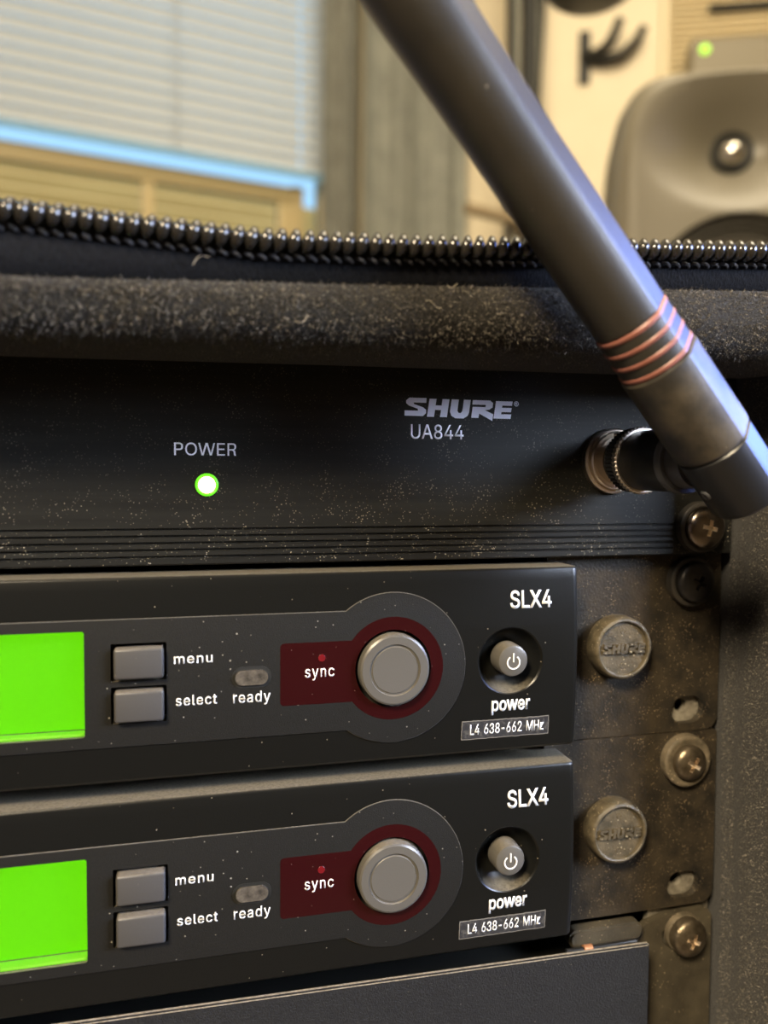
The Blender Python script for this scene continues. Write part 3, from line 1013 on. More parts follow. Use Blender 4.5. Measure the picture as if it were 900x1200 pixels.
eq = thing('wall_box', 'flat grey-brown box with a green indicator light behind the loudspeaker', 'box',
           W(*(B0 + E2 * 303)), rotR)
obj('housing', newbox(0, 330, -70, -24, 560, 792, bev=4), mat('grey_brown_housing', (0.20, 0.17, 0.11), 0.5), eq)
obj('indicator', lathe(bmesh.new(), [(0, 8), (3, 8), (5, 5), (6, 0)], origin=(22, -69.5, 771), n=20),
    mat('green_indicator', (0.2, 0.6, 0.05), 0.3, emit=(0.55, 1.0, 0.06), estr=1.3), eq, label='lit green indicator')

lamp = thing('lamp_head', 'black rounded lamp head hanging in at the top edge, above the wall hook', 'lamp',
             W(300, 552, 484))
obj('hood', lathe(bmesh.new(), [(0, 0), (0, 26), (2, 36), (7, 43), (16, 48), (60, 52), (110, 40), (140, 12), (142, 0)],
                  axis=(0, 0, 1)), mat('black_lamp_metal', (0.015, 0.014, 0.013), 0.3), lamp, smooth=True)
obj('cord', tube(bmesh.new(), [(0, 0, 140), (0, 0, 915)], 3, 8), M['black'], lamp)

# ---- studio monitor loudspeaker
M['spk'] = mat('loudspeaker_enamel', (0.150, 0.134, 0.098), 0.42, spec=0.5)
spk = thing('loudspeaker', 'grey rounded studio loudspeaker with a silver dome tweeter', 'loudspeaker',
            W(435, 512, 336), (math.radians(0), 0, T2))


def superell(hx, hz, p, n=72):
    r = []
    for i in range(n):
        a = 2 * math.pi * i / n
        c, s = math.cos(a), math.sin(a)
        r.append((hx * math.copysign(abs(c) ** (2 / p), c), hz * math.copysign(abs(s) ** (2 / p), s)))
    return r


def loft(bm, rings, cap0=True, cap1=True):
    R = [[bm.verts.new(p) for p in r] for r in rings]
    n = len(R[0])
    for k in range(len(R) - 1):
        for i in range(n):
            j = (i + 1) % n
            bm.faces.new((R[k][i], R[k][j], R[k + 1][j], R[k + 1][i]))
    if cap0:
        bm.faces.new(R[0][::-1])
    if cap1:
        bm.faces.new(R[-1])
    return bm


zc = -105
rings = []
for y, hx, hz in ((180, 70, 130), (150, 105, 165), (60, 116, 176), (10, 118, 178), (-14, 116, 176), (-26, 110, 170),
                  (-31, 103, 163)):
    rings.append([(x, y, zc + z) for x, z in superell(hx, hz, 5.0)])
bm = loft(bmesh.new(), rings)
me = mesh_from_bm('cabinet', bm, True, 40)
dish = lathe(bmesh.new(), [(-42, 130), (-31, 100), (-26, 86), (-12, 58), (4, 34), (9, 22), (12, 0)], axis=(0, 1, 0), n=64)
bmesh.ops.scale(dish, vec=(0.97, 1, 0.68), verts=dish.verts)
wf = lathe(bmesh.new(), [(-60, 87), (-22, 84), (-22, 0)], origin=(0, 0, -153), axis=(0, 1, 0), n=64)
me = cut(me, [dish, wf])
me.shade_smooth()
me.set_sharp_from_angle(angle=math.radians(28))
obj('cabinet', me, M['spk'], spk)
obj('tweeter_surround', lathe(bmesh.new(), [(9, 20), (5, 21), (3, 18), (6, 12), (10, 12)], axis=(0, 1, 0)), M['black'], spk, smooth=True)
obj('tweeter_dome', lathe(bmesh.new(), [(10, 12.5), (2, 12), (-2, 9.5), (-5, 5), (-6, 0)], axis=(0, 1, 0)),
    mat('silver_dome', (0.75, 0.70, 0.62), 0.22, 1.0), spk, smooth=True, label='silver dome tweeter')
pr = [(-21, 83)]
for k in range(9):
    r = 82 - k * 2.4
    pr += [(-25 if k % 2 else -29, r)]
pr += [(-27, 58), (-16, 30), (-12, 24), (-15, 14), (-16, 0)]
obj('woofer', lathe(bmesh.new(), [(t, r) for t, r in pr], origin=(0, 0, -153), axis=(0, 1, 0), n=64),
    mat('dark_woofer', (0.055, 0.050, 0.040), 0.5), spk, smooth=True, label='dark woofer with ribbed surround')
ss = thing('speaker_stand', 'black stand carrying the grey loudspeaker, hidden behind the case', 'stand', W(435, 512, FZ), (0, 0, T2))
obj('top_plate', newbox(-110, 110, -20, 180, 1042, 1053, bev=2), M['black'], ss)
obj('pole', tube(bmesh.new(), [(0, 80, 10), (0, 80, 1043)], 25, 16), M['black'], ss)
obj('base', newbox(-160, 160, -80, 240, 0, 14, bev=3), M['black'], ss)

# ------------------------------------------------------------------ desk under the case
desk = thing('desk', 'dark desk that carries the rack case, below the picture', 'desk', W(-200, 200, FZ))
obj('desk_top', newbox(-450, 480, -330, 75, 740, 765, bev=3), mat('dark_wood', (0.06, 0.04, 0.025), 0.4), desk)
for sx in (-430, 440):
    for sy_ in (-310, 30):
        obj('leg', newbox(sx, sx + 40, sy_, sy_ + 40, 0, 740, bev=2), M['black'], desk)

# ------------------------------------------------------------------ the rack case (soft bag)
bag = thing('rack_case', 'black soft rack case with fuzzy lining and a coarse open zipper', 'case', W(0, 0, 0))


def lin(x, xs, ys):
    return float(np.interp(x, xs, ys))


def pad_top(x):
    return lin(x, (-460, -111, -60, 24, 70), (50, 51.2, 53.2, 57.2, 58)) - 1.2


def pad_bot(x):
    return lin(x, (-460, -113, -58, 30, 70), (40.3, 40.6, 41.3, 42.0, 42.2))


def zip_z(x):
    return lin(x, (-460, -150, -112, -93.5, -73.3, -50, -24.5, 0, 26, 70), (59, 59.1, 58.9, 58.1, 57.3, 58.1, 59.5, 61.1, 62.6, 63.6)) - 0.2


def pad_section(x):
    t, b_ = pad_top(x), pad_bot(x)
    w_ = 0.35 * math.sin(x * 0.11) + 0.25 * math.sin(x * 0.31 + 1)
    return [(-4.3, b_ + 0.2), (-12, b_ - 0.1), (-20, b_), (-26, b_ + 0.3), (-29.6, b_ + 1.0), (-32 + w_, b_ + 2.6), (-33.4 + w_, b_ + 4.8),
            (-34.2 + w_, b_ + 7), (-34.3 + w_ * .6, t - 2.2), (-33.6, t - 0.4), (-31.5, t + 0.8), (-28, t + 1.2), (-15, t + 1), (100, 54), (250, 54),
            (250, 45), (100, 44.7), (-4.3, 44.7)]


bm = bmesh.new()
xs = [-455 + 5 * i for i in range(0, 103)]
rings = [[(x, y, z) for y, z in pad_section(x)] for x in xs]
loft(bm, rings)
obj('top_padding', bm, M['fabric'], bag, smooth=True, angle=50)
bm = bmesh.new()


def side_x(y, z):
    return 45.4 + 0.5 * math.sin(z * 0.06 + 1) + 0.3 * math.sin(y * 0.2) + (0.8 if y < -6 else 0) * 0.5


sr = []
for iz in range(0, 44):
    z = -233 + iz * (282.0 / 43)
    pr = [(side_x(250, z), 250)] + [(side_x(y, z), y) for y in (120, 20, 4, 0, -3, -6, -9, -12, -16, -20)]
    pr += [(47.0, -23.5), (50.5, -25.5), (55, -25), (58.5, -21), (60, 0), (60, 250)]
    sr.append([(x, y, min(z, 43.6 + (0 if y > -4 else 0))) for x, y in pr])
loft(bm, sr)
obj('side_padding', bm, M['fabric'], bag, smooth=True, angle=60)
obj('left_padding', newbox(-455, -441, -46, 250, -233, 42, bev=4), M['fabric'], bag)
obj('bottom_padding', newbox(-455, 60, -46, 250, -235, -222, bev=4), M['fabric'], bag)
obj('rear_cover', newbox(-455, 60, 250, 256, -233, 56, bev=2), M['fabric'], bag)

# zipper tape
bm = bmesh.new()
rings = []
for i in range(0, 76):
    x = -320 + 5 * i
    zz, t = zip_z(x), pad_top(x)
    rings.append([(x, -33.2, t - 1.2), (x, -34.6, t + 0.4), (x, -35.2, t + 2.6), (x, -35.8, zz - 1.2), (x, -35.6, zz + 0.5), (x, -34.8, zz + 0.5),
                  (x, -34.6, zz - 1.2), (x, -33.9, t + 2.6), (x, -33.0, t + 0.6), (x, -32.0, t - 1.0)])
loft(bm, rings)
obj('zipper_tape', bm, M['tape'], bag, smooth=True, angle=50)
# stitched row under the coil
bm = bmesh.new()
x = -172.0
while x < 55:
    zz = zip_z(x) - 2.5
    tube(bm, [(x, -35.5, zz + 0.35), (x + 0.55, -36.15, zz + 0.1), (x + 1.1, -36.15, zz - 0.15), (x + 1.6, -35.4, zz - 0.3)], 0.26, 5)
    x += 2.1
obj('stitching', bm, M['thread'], bag, kind='stuff', smooth=True)
# one coil turn: fat front lobe that climbs over the top and returns behind
bm = bmesh.new()
pts, rads = [], []
for k in range(15):
    a = math.radians(-125 + 300 * k / 14)        # front-bottom, over the front and top, down the back
    yy = -1.25 * math.cos(a)
    zz = 1.45 * math.sin(a)
    xx = -0.55 + 2.0 * k / 14
    pts.append((xx, yy, zz))
    rads.append(0.62 + 0.48 * math.exp(-((a - math.radians(-10)) / 0.75) ** 2))
tube(bm, pts, rads, 9)
tooth = None
x = -171.0
me = mesh_from_bm('zipper_tooth', bm, True, 80)
k = 0
while x < 58:
    o = obj('zipper_tooth', me, M['tooth'], bag, loc=(x * MM, -0.0362, zip_z(x) * MM))
    sl_ = math.atan2(zip_z(x + 2) - zip_z(x - 2), 4)
    o.rotation_euler = (random.uniform(-.06, .06), -sl_, random.uniform(-.05, .05))
    x += 2.3
    k += 1


# nap: short fibres standing on the padding
def fibres(name, pts, nrms, parent, lmin=0.5, lmax=1.2, w=0.05, seed=1):
    g = np.random.default_rng(seed)
    n = len(pts)
    P = np.asarray(pts)
    Nn = np.asarray(nrms)
    d = Nn * 0.55 + g.normal(0, 0.75, (n, 3))
    d /= np.linalg.norm(d, axis=1)[:, None]
    ln = g.uniform(lmin, lmax, (n, 1))
    s = np.cross(d, g.normal(0, 1, (n, 3)))
    s /= np.linalg.norm(s, axis=1)[:, None]
    P = P - Nn * 0.12
    m1 = P + d * ln * 0.55
    tip = P + (d * 0.8 + g.normal(0, 0.35, (n, 3))) * ln
    V = np.stack([P - s * w, P + s * w, m1 + s * w * .8, m1 - s * w * .8, tip], 1).reshape(-1, 3) * MM
    b_ = np.arange(n) * 5
    quads = np.stack([b_, b_ + 1, b_ + 2, b_ + 3], 1)
    tris = np.stack([b_ + 3, b_ + 2, b_ + 4], 1)
    me = bpy.data.meshes.new(name)
    me.vertices.add(len(V))
    me.vertices.foreach_set('co', V.ravel().astype(np.float32))
    loops = np.concatenate([quads.ravel(), tris.ravel()]).astype(np.int32)
    me.loops.add(len(loops))
    me.loops.foreach_set('vertex_index', loops)
    me.polygons.add(2 * n)
    ls = np.concatenate([np.arange(n) * 4, 4 * n + np.arange(n) * 3]).astype(np.int32)
    me.polygons.foreach_set('loop_start', ls)
    me.update()
    me.validate()
    return obj(name, me, M['nap'], parent, kind='stuff')


pts, nr = [], []
for i in range(52000):
    x = rng.uniform(-135, 52)
    sec = pad_section(x)[1:11]
    k = min(int(rng.uniform(0, 1) ** 0.8 * 9), 8)
    f_ = rng.uniform(0, 1)
    (y0, z0), (y1, z1) = sec[k], sec[k + 1]
    if k < 3 and rng.uniform() < 0.45:
        continue
    tn = Vector((0, y1 - y0, z1 - z0)).normalized()
    pts.append((x, y0 + (y1 - y0) * f_, z0 + (z1 - z0) * f_))
    nr.append((0, -abs(tn.z), -tn.y * (1 if tn.z > 0 else 1) * -1 if False else tn.y))
fibres('fabric_nap', pts, nr, bag, seed=3)
pts, nr = [], []
for i in range(40000):
    z = rng.uniform(-150, 42)
    y = rng.uniform(-22, -1.2)
    if y > -5.2 and z > -1.5:
        continue
    pts.append((side_x(y, z), y, z))
    nr.append((-1, 0, 0))
fibres('fabric_nap', pts, nr, bag, 0.4, 1.0, seed=4)

# a few stray hairs of lint on the lining
for k, (x, z, sc) in enumerate(((-83.5, 52.5, 1), (-44, 48.5, 1.1), (-67, 43.8, .9), (-40, 52, .7))):
    base = -34.8 if k else -35.2
    pts = [(x + sc * (i * 0.45), base - 0.35 - 0.2 * math.sin(i), z + sc * (1.3 * math.sin(i * 0.7 + k) * 0.5 + i * (0.35 if k % 2 == 0 else 0.05)))
           for i in range(7)]
    o = obj('lint', tube(bmesh.new(), pts, 0.045, 4), M['lint'])
    o['label'] = ('pale stray fibre stuck just under the zipper', 'curled pale lint on the fuzzy lining, middle of the picture',
                  'pale lint at the lower edge of the fuzzy lining', 'short pale hair on the fuzzy lining, left of the antenna')[k]
    o['category'] = 'lint'
    o['group'] = 'lint on the case lining'
    o.location = W(0, 0, 0)

# ------------------------------------------------------------------ rack rails
for nm_, x0, x1, lab in (('rack_rail', 27, 44.2, 'steel rack rail behind the right rack ears, seen through their slots'),):
    rail = thing(nm_, lab, 'rail', W(0, 0, 0), group=None)
    me = mesh_from_bm('upright', newbox(x0, x1, 2.1, 4.1, -222, 44.4))
    cutters = []
    for u in range(0, 4):
        if x0 > 0:
            for dz in (6.9, 38.7):
                cutters.append(lathe(bmesh.new(), [(-3, 1.7), (3, 1.7)], origin=(34.8, 3, -u * PITCH - dz + 0.2), n=24))
    if cutters:
        me = cut(me, cutters)
    obj('upright', me, M['rail'], rail)
    obj('flange', newbox(x1 - 1.5 if x0 > 0 else x0, x1 if x0 > 0 else x0 + 1.5, 4.1, 22, -222, 44.4), M['rail'], rail)

# ------------------------------------------------------------------ top unit: antenna splitter
spl = thing('antenna_splitter', 'black one-unit antenna splitter with grooved front, top unit of the rack', 'rack unit', W(0, 0, 0))
gz = [7.35, 5.95, 4.55, 3.15, 1.75]
prof = [(2.0, 0.05), (-3.7, 0.05), (-4.0, 0.35)]
for g in reversed(gz):
    prof += [(-4.0, g - 0.28), (-3.45, g - 0.12), (-3.45, g + 0.12), (-4.0, g + 0.28)]
prof += [(-4.0, 43.8), (-3.7, 44.1), (2.0, 44.1)]
bm = sweep_x(bmesh.new(), prof, -438.6, 27.6)
fp = obj('front_panel', bm, M['anodised'], spl)
me = mesh_from_bm('rack_ear', newbox(27.6, 44.0, -3.4, 1.6, 0.05, 44.1, bev=0.3))
obj('rack_ear', me, M['anodised'], spl)
obj('chassis', newbox(-430, 26, 2.0, 200, 1, 43, bev=0.5), M['black'], spl)
obj('power_label', text_mesh('POWER', -87.1, -74.8, 22.35, 24.95, -4.0, 0.05, 0.0), M['paleprint'], spl)
obj('model_lettering', text_mesh('UA844', -37.6, -25.5, 26.5, 29.7, -4.0, 0.05, 0.004), M['paleprint'], spl)
obj('maker_logo', logo_mesh(-39.0, -14.0, 31.3, 35.35, -4.07, -4.0, True), M['silverprint'], spl)
led = obj('power_light', lathe(bmesh.new(), [(-1, 2.35), (0.25, 2.35), (0.5, 2.0), (0.3, 1.7)], origin=(-80.7, -4.0, 16.4)),
          M['ledring'], spl, smooth=True, label='lit green power light')
obj('lens', lathe(bmesh.new(), [(-1, 1.72), (0.3, 1.72), (0.8, 1.4), (1.1, 0.8), (1.2, 0)], origin=(-80.7, -4.0, 16.4)),
    M['ledcore'], led, smooth=True)
# antenna jack: silver flange, body
jack = obj('antenna_jack', lathe(bmesh.new(), [(-1, 7.5), (0.5, 7.6), (1.4, 7.5), (1.7, 7.1), (1.5, 6.7), (2.1, 6.6), (2.8, 6.7),
                                              (3.1, 6.4), (2.6, 5.9), (2.4, 5.3), (7.8, 5.3), (8.0, 5.1), (11, 5.0)],
                                 origin=(10.9, -4, 22.2), n=64), M['silver'], spl, smooth=True, angle=40,
           label='silver round antenna jack')
obj('bayonet_pin', lathe(bmesh.new(), [(0, 0.9), (6.4, 0.9), (6.6, 0.6)], origin=(10.9, -9.8, 22.2), axis=(-0.35, 0, 0.93), n=16), M['silver'], jack)
obj('flange_gap', lathe(bmesh.new(), [(0, 5.35), (0.5, 5.6), (1.2, 5.6), (1.4, 5.35)], origin=(10.9, -9.3, 22.2), n=48), M['darknickel'], jack)

# ------------------------------------------------------------------ antenna
ant = thing('antenna', 'thick dark grey stick antenna with four salmon rings, leaning across the rack', 'antenna',
            W(10.9, -12, 22.2))
O = Vector((10.9, -12, 22.2))
bx = Vector((1.6, -19.0, -0.3)).normalized()      # barrel axis


def rel(p):
    return Vector(p) - O


kn = lambda i, t: 1.0 + (0.022 if i % 2 else -0.022)
obj('knurled_collar', lathe(bmesh.new(), [(0, 6.2), (0.3, 6.9), (3.2, 6.9), (3.4, 6.7)], origin=(0, 0, 0), axis=bx, n=96, ripple=kn),
    M['blackplastic'], ant)
obj('metal_collar', lathe(bmesh.new(), [(3.2, 5.5), (3.2, 7.2), (4.4, 7.25), (4.7, 6.9), (4.7, 5.5)], axis=bx, n=96,
                          ripple=lambda i, t: 1.0 + ((0.02 if i % 2 else -0.02) if t < 4.5 else 0)), M['silver'], ant)
obj('barrel', lathe(bmesh.new(), [(4.2, 6.2), (4.7, 6.5), (15.5, 6.4), (16.4, 6.3)], axis=bx, n=64), M['blackplastic'], ant, smooth=True)
obj('barrel_flange', lathe(bmesh.new(), [(16.3, 6.3), (16.5, 6.75), (17.8, 6.75), (18.2, 6.5), (18.2, 5.6), (22.0, 5.4)], axis=bx, n=64), M['collar'], ant, smooth=True,
    angle=40)

EA = Vector((20.3, -39.2, 14.5))                  # centre of the elbow's lower end
TA = Vector((-51.1, -52.0, 89.7))                 # a point on the axis at the top of the picture
ax = (TA - EA).normalized()
CAMP = Vector((-84.55, -168.77, 18.96))


def section(t, r, n=56, f0=42, f1=86, ec=0.0):
    """flat-sided cross-section at distance t from the lower end"""
    c = EA + ax * t
    tocam = (CAMP - (EA + ax * 45))
    nc = (tocam - ax * tocam.dot(ax)).normalized()
    sd = nc.cross(ax)
    if sd.x < 0:
        sd = -sd
    res = []
    cm = math.radians((f0 + f1) / 2)
    hw = math.radians((f1 - f0) / 2)
    flat = r * math.cos(hw)
    for i in range(n):
        a = 2 * math.pi * i / n
        dlt = (a - cm + math.pi) % (2 * math.pi) - math.pi
        rr = r
        if abs(dlt) < hw:
            rr = flat / math.cos(dlt)
        res.append(rel(c + (nc * math.cos(a) + sd * math.sin(a)) * rr))
    return res


def rod(name, stations, material, parent, **k):
    bm = bmesh.new()
    loft(bm, [section(t, r) for t, r in stations])
    return obj(name, bm, material, parent, smooth=True, angle=16, **k)


TS, TR = 15.2, 35.4                              # seam and first ring along the axis
ely = rod('elbow', [(1.2, 0.5), (1.2, 6.5), (1.4, 6.95), (1.8, 7.2), (2.6, 7.3), (TS - 0.5, 7.35), (TS - 0.1, 6.9), (TS + 0.3, 6.6)],
          M['blackplastic'], ant)
rod('shaft', [(TS + 0.1, 6.5), (TS + 0.1, 7.25), (TS + 0.4, 7.4), (TS + 1.0, 7.5), (TR - 1.1, 7.4), (TR - 0.8, 7.3), (TR - 0.65, 7.2), (TR - 0.6, 6.5)],
    M['rubber_low'], ant)
RP = 2.65
for k in range(3):
    rod('shaft_band', [(TR + k * RP + 0.3, 6.5), (TR + k * RP + 0.35, 6.7), (TR + k * RP + 0.5, 7.0 - k * .09), (TR + (k + 1) * RP - 0.5, 6.93 - k * .09),
                       (TR + (k + 1) * RP - 0.35, 6.6), (TR + (k + 1) * RP - 0.3, 6.5)], M['rubber'], ant)
for k in range(4):
    t = TR + k * RP
    r = 7.2 - 0.10 * k
    rod('ring', [(t - 0.58, 6.4), (t - 0.56, r - 0.30), (t - 0.3, r - 0.05), (t, r), (t + 0.3, r - 0.05), (t + 0.56, r - 0.30), (t + 0.58, 6.4)],
        M['ring'], ant)
te = TR + 3 * RP
rod('shaft', [(te + 0.4, 6.4), (te + 0.6, 6.5), (te + 0.9, 6.7), (te + 6, 6.72), (75, 6.55), (95, 6.6), (110, 6.75), (165, 6.9), (173, 5.8), (175, 4.4), (175.5, 0.4)],
    M['rubber'], ant)
# pivot pin on the elbow
pc = EA + ax * 8
tocam = (CAMP - pc)
nc = (tocam - ax * tocam.dot(ax)).normalized()
sd = nc.cross(ax)
sd = -sd if sd.x < 0 else sd
pa = (nc * math.cos(math.radians(-58)) + sd * math.sin(math.radians(-58))).normalized()
obj('pivot_pin', lathe(bmesh.new(), [(5.5, 1.1), (7.4, 1.1), (7.6, 0.8), (7.4, 0.5)], origin=rel(pc), axis=pa, n=20), M['collar'], ant)

# ------------------------------------------------------------------ receivers
rec = thing('wireless_receiver', 'black wireless receiver with green display directly below the top unit, upper of the two', 'receiver', W(0, 0, 0),
            group='wireless receivers in the rack')
CX, CZk = -42.8, -21.9


def well(x0, x1, z0, z1, depth, r=0.4):
    bm = bmesh.new()
    prism(bm, rrect(x0, x1, z0, z1, r), -14, -9.2 + depth)
    return bm


def cyl_cut(cx, cz, r, depth):
    return lathe(bmesh.new(), [(-4, r), (6, r)], origin=(cx, -9.2 + depth - 4 + 0, cz), n=48) if False else \
        lathe(bmesh.new(), [(0, r), (8, r)], origin=(cx, -9.2 + depth, cz), n=56)


def front_cutters():
    pc_ = lathe(bmesh.new(), [(0, 3.8), (0.4, 4.8), (1.2, 5.9), (2.4, 6.7), (3.4, 7.05), (3.9, 7.25), (4.25, 7.7), (5.5, 9.5)], origin=(-16.3, -6.1, -21.7), n=64)
    return [well(-152, -103.9, -32.2, -11.6, 2.6, 0.5), well(-99.1, -88.7, -21.6, -14.2, 3.2, 0.3),
            well(-99.1, -88.7, -29.9, -22.6, 3.2, 0.3), cyl_cut(CX, CZk, 8.2, 3.0), pc_]


# body: bowed front with rounded edges
bm = bmesh.new()
fr = -9.2
zs = [-1.9 - i * 2.0 for i in range(0, 21)]
prof = [(0.0, -1.4), (fr + 0.7, -1.4), (fr + 0.3, -1.5), (fr + 0.06, -1.75)]
prof += [(fr + bulge(z), z) for z in [-2.1 - 1.96 * i for i in range(0, 21)]]
prof += [(fr + 0.1, -41.55), (fr + 0.4, -41.85), (fr + 0.8, -41.9), (0.0, -41.9)]
secs = []
for x, ins in ((-197, 0.5), (-196.5, 0.15), (-196, 0), (-130, 0), (-60, 0), (-1.3, 0), (-0.75, 0.08), (-0.3, 0.3), (-0.05, 0.65), (0.0, 1.0)):
    ring = []
    for y, z in prof:
        zz = -21.65 + (z + 21.65) * (20.25 - ins * 0.25) / 20.25
        yy = y + ins if y < -3 else y
        ring.append((x, yy, zz))
    secs.append(ring)
loft(bm, secs)
me = mesh_from_bm('front_housing', bm)
me = cut(me, front_cutters())
me.shade_smooth()
me.set_sharp_from_angle(angle=math.radians(25))
hs = obj('front_housing', me, M['facecase'], rec)
# charcoal inlay with the round bay of the button
outline = []
R_D = 15.9
za, zb = -9.6, -34.4
dx = math.sqrt(R_D ** 2 - (za - CZk) ** 2)
a1 = math.atan2(za - CZk, -dx)
dx2 = math.sqrt(R_D ** 2 - (zb - CZk) ** 2)
a2 = math.atan2(zb - CZk, -dx2)
outline.append((-160, za))
for i in range(33):
    outline.append((-160 + (CX - dx + 160) * (i + 1) / 34, za)) if i % 8 == 0 else None
nA = 60
for i in range(nA + 1):
    a = a1 + (a2 - a1) * i / nA
    outline.append((CX + R_D * math.cos(a), CZk + R_D * math.sin(a)))
outline.append((-160, zb))


def sheet(poly, y_out, thick, cuts=None, slices=20, z0=-42, z1=0):
    """thin plate in (x,z) that follows the bow of the front"""
    bm = bmesh.new()
    prism(bm, poly, -thick, 0)
    for i in range(1, slices):
        zc_ = z0 + (z1 - z0) * i / slices
        g = list(bm.verts) + list(bm.edges) + list(bm.faces)
        bmesh.ops.bisect_plane(bm, geom=g, plane_co=(0, 0, zc_), plane_no=(0, 0, 1))
    for v in bm.verts:
        v.co.y = v.co.y + y_out + bulge(v.co.z)
    me = mesh_from_bm('sheet', bm)
    if cuts:
        me = cut(me, cuts)
    return me


def dilate(poly, d):
    """scale an outline outward by about d (for the thin recessed joint and its painted highlight)"""
    out = []
    n = len(poly)
    for i in range(n):
        p, a, c = Vector(poly[i]), Vector(poly[i - 1]), Vector(poly[(i + 1) % n])
        t = (c - a).normalized()
        out.append((p.x - t.y * d, p.y + t.x * d))
    return out


ar = sum(outline[i][0] * outline[(i + 1) % len(outline)][1] - outline[(i + 1) % len(outline)][0] * outline[i][1] for i in range(len(outline)))
sg = -1 if ar > 0 else 1
cuts_in = front_cutters()[:4] + [lathe(bmesh.new(), [(0, 0.001 + 3.2), (8, 3.2)], origin=(-500, -9, -22))]
cuts_in = front_cutters()[:4]
obj('front_inlay', sheet(outline, fr - 0.02, 0.30, cuts_in), M['inlay'], hs, label='charcoal front inlay with a round bay')
M['seam'] = mat('inlay_edge_highlight', (0.10, 0.095, 0.08), 0.35, topdust=0.6)  # paler colour paints a highlight along the inlay's edge
rim = dilate(outline, 0.13 * sg)
obj('inlay_rim_highlight', sheet(rim, fr - 0.02, 0.12, front_cutters()[:4]), M['seam'], hs)

# display
lcdh = obj('display', newbox(-151.5, -104.15, -7.1, -6.75, -31.4, -11.9), M['lcd'], rec, label='glowing green display')
bm = bmesh.new()
prism(bm, rrect(-152.0, -103.95, -32.15, -11.65, 0.4), -7.0, -6.62)
obj('display_bezel', bm, M['wellwall'], lcdh)
obj('display_ledge', newbox(-151.5, -104.1, -9.6, -7.2, -32.1, -31.55, bev=0.1), mat('ledge_green_reflection', (0.25, 0.45, 0.05), 0.25, emit=(0.105, 0.8, 0), estr=0.45), lcdh)  # the display's green reflection, put into the ledge as emission
M['lcdglass'] = mat('display_cover', (0.9, 0.95, 0.9), 0.03, trans=1.0, ior=1.25)
bm = bmesh.new()
prism(bm, rrect(-151.9, -104.0, -32.1, -11.7, 0.4), -9.75, -9.45)
obj('display_cover', bm, M['lcdglass'], lcdh)

# buttons
for nm_, z0, z1 in (('menu_button', -20.95, -14.95), ('select_button', -29.35, -23.3)):
    obj(nm_, newbox(-98.45, -89.2, -12.1, -6.5, z0, z1, bev=0.55, seg=3), M['button'], rec, smooth=True, angle=50)
Y0 = fr - 0.32
for s, x0, x1, z0, z1, bd_ in (('menu', -87.3, -79.9, -18.65, -17.15, 0.006), ('select', -87.0, -79.1, -27.05, -24.95, 0.006),
                               ('ready', -75.9, -68.5, -27.8, -24.95, 0.006), ('sync', -61.5, -55.4, -23.45, -21.0, 0.006),
                               ('SLX4', -16.4, -6.6, -10.35, -6.35, 0.014), ('power', -20.5, -11.5, -33.6, -30.3, 0.018)):
    yy = Y0 - (0.06 if s == 'sync' else 0) + (0.30 if s in ('SLX4', 'power') else 0)
    obj(s.lower() + '_lettering' if s != 'SLX4' else 'model_lettering', conform(text_mesh(s, x0, x1, z0, z1, yy, 0.05, bd_, 0 if bd_ > 0.01 else 55)), M['white'], rec)

# ready light
rd = obj('ready_light', conform(mesh_from_bm('r', prism(bmesh.new(), rrect(-76.2, -68.3, -24.2, -19.9, 2.1, 8), Y0 - 0.10, Y0 + 0.2))), M['black'], rec)
bm = bmesh.new()
prism(bm, rrect(-75.5, -69.0, -23.55, -20.55, 1.45, 8), Y0 - 0.55, Y0 + 0.1)
es = [e for e in bm.edges if all(abs(v.co.y - (Y0 - 0.55)) < 1e-4 for v in e.verts) and len(e.link_faces) == 2 and
      abs(e.link_faces[0].normal.y * e.link_faces[1].normal.y) < 0.5]
obj('lens', conform(mesh_from_bm('lens', bm)), M['lens'], rd)

# red window
def keyhole():
    p = []
    r = 10.9
    h0, h1 = -15.6, -28.4
    ax0 = math.atan2(h0 - CZk, -math.sqrt(r * r - (h0 - CZk) ** 2))
    ax1 = math.atan2(h1 - CZk, -math.sqrt(r * r - (h1 - CZk) ** 2))
    for k in range(5):
        a = math.radians(90 + 90 * k / 4)
        p.append((-65.7 + 0.8 * math.cos(a), h0 - 0.8 + 0.8 * math.sin(a)))
    p2 = []
    for k in range(5):
        a = math.radians(180 + 90 * k / 4)
        p2.append((-65.7 + 0.8 * math.cos(a), h1 + 0.8 + 0.8 * math.sin(a)))
    arc = [(CX + r * math.cos(ax0 + (ax1 - ax0) * i / 48), CZk + r * math.sin(ax0 + (ax1 - ax0) * i / 48)) for i in range(49)]
    return p + p2 + arc[::-1]


def winding(poly):
    return poly


kp = keyhole()
rw = obj('sync_window', sheet(kp, fr - 0.30, 0.06, [cyl_cut(CX, CZk, 8.2, 3.0)]), M['red'], rec, label='dark red keyhole-shaped window')
obj('infrared_light', conform(mesh_from_bm('l', lathe(bmesh.new(), [(0, 0.75), (0.04, 0.7), (0.04, 0)], origin=(-58.0, fr - 0.36, -18.9), n=20))),
    M['redled'], rw)
# sync button
obj('button_gap', lathe(bmesh.new(), [(0, 8.15), (0.5, 8.15)], origin=(CX, -7.0, CZk)), M['black'], rec)
kb = obj('sync_button', lathe(bmesh.new(), [(0, 7.55), (4.4, 7.55), (5.0, 7.4), (5.25, 7.0), (5.3, 5.45), (4.95, 5.3), (4.95, 4.95), (5.12, 4.8), (5.12, 0)],
                              origin=(CX, -7.0, CZk), n=72), M['knob'], rec, smooth=True, angle=30, label='large round grey button')
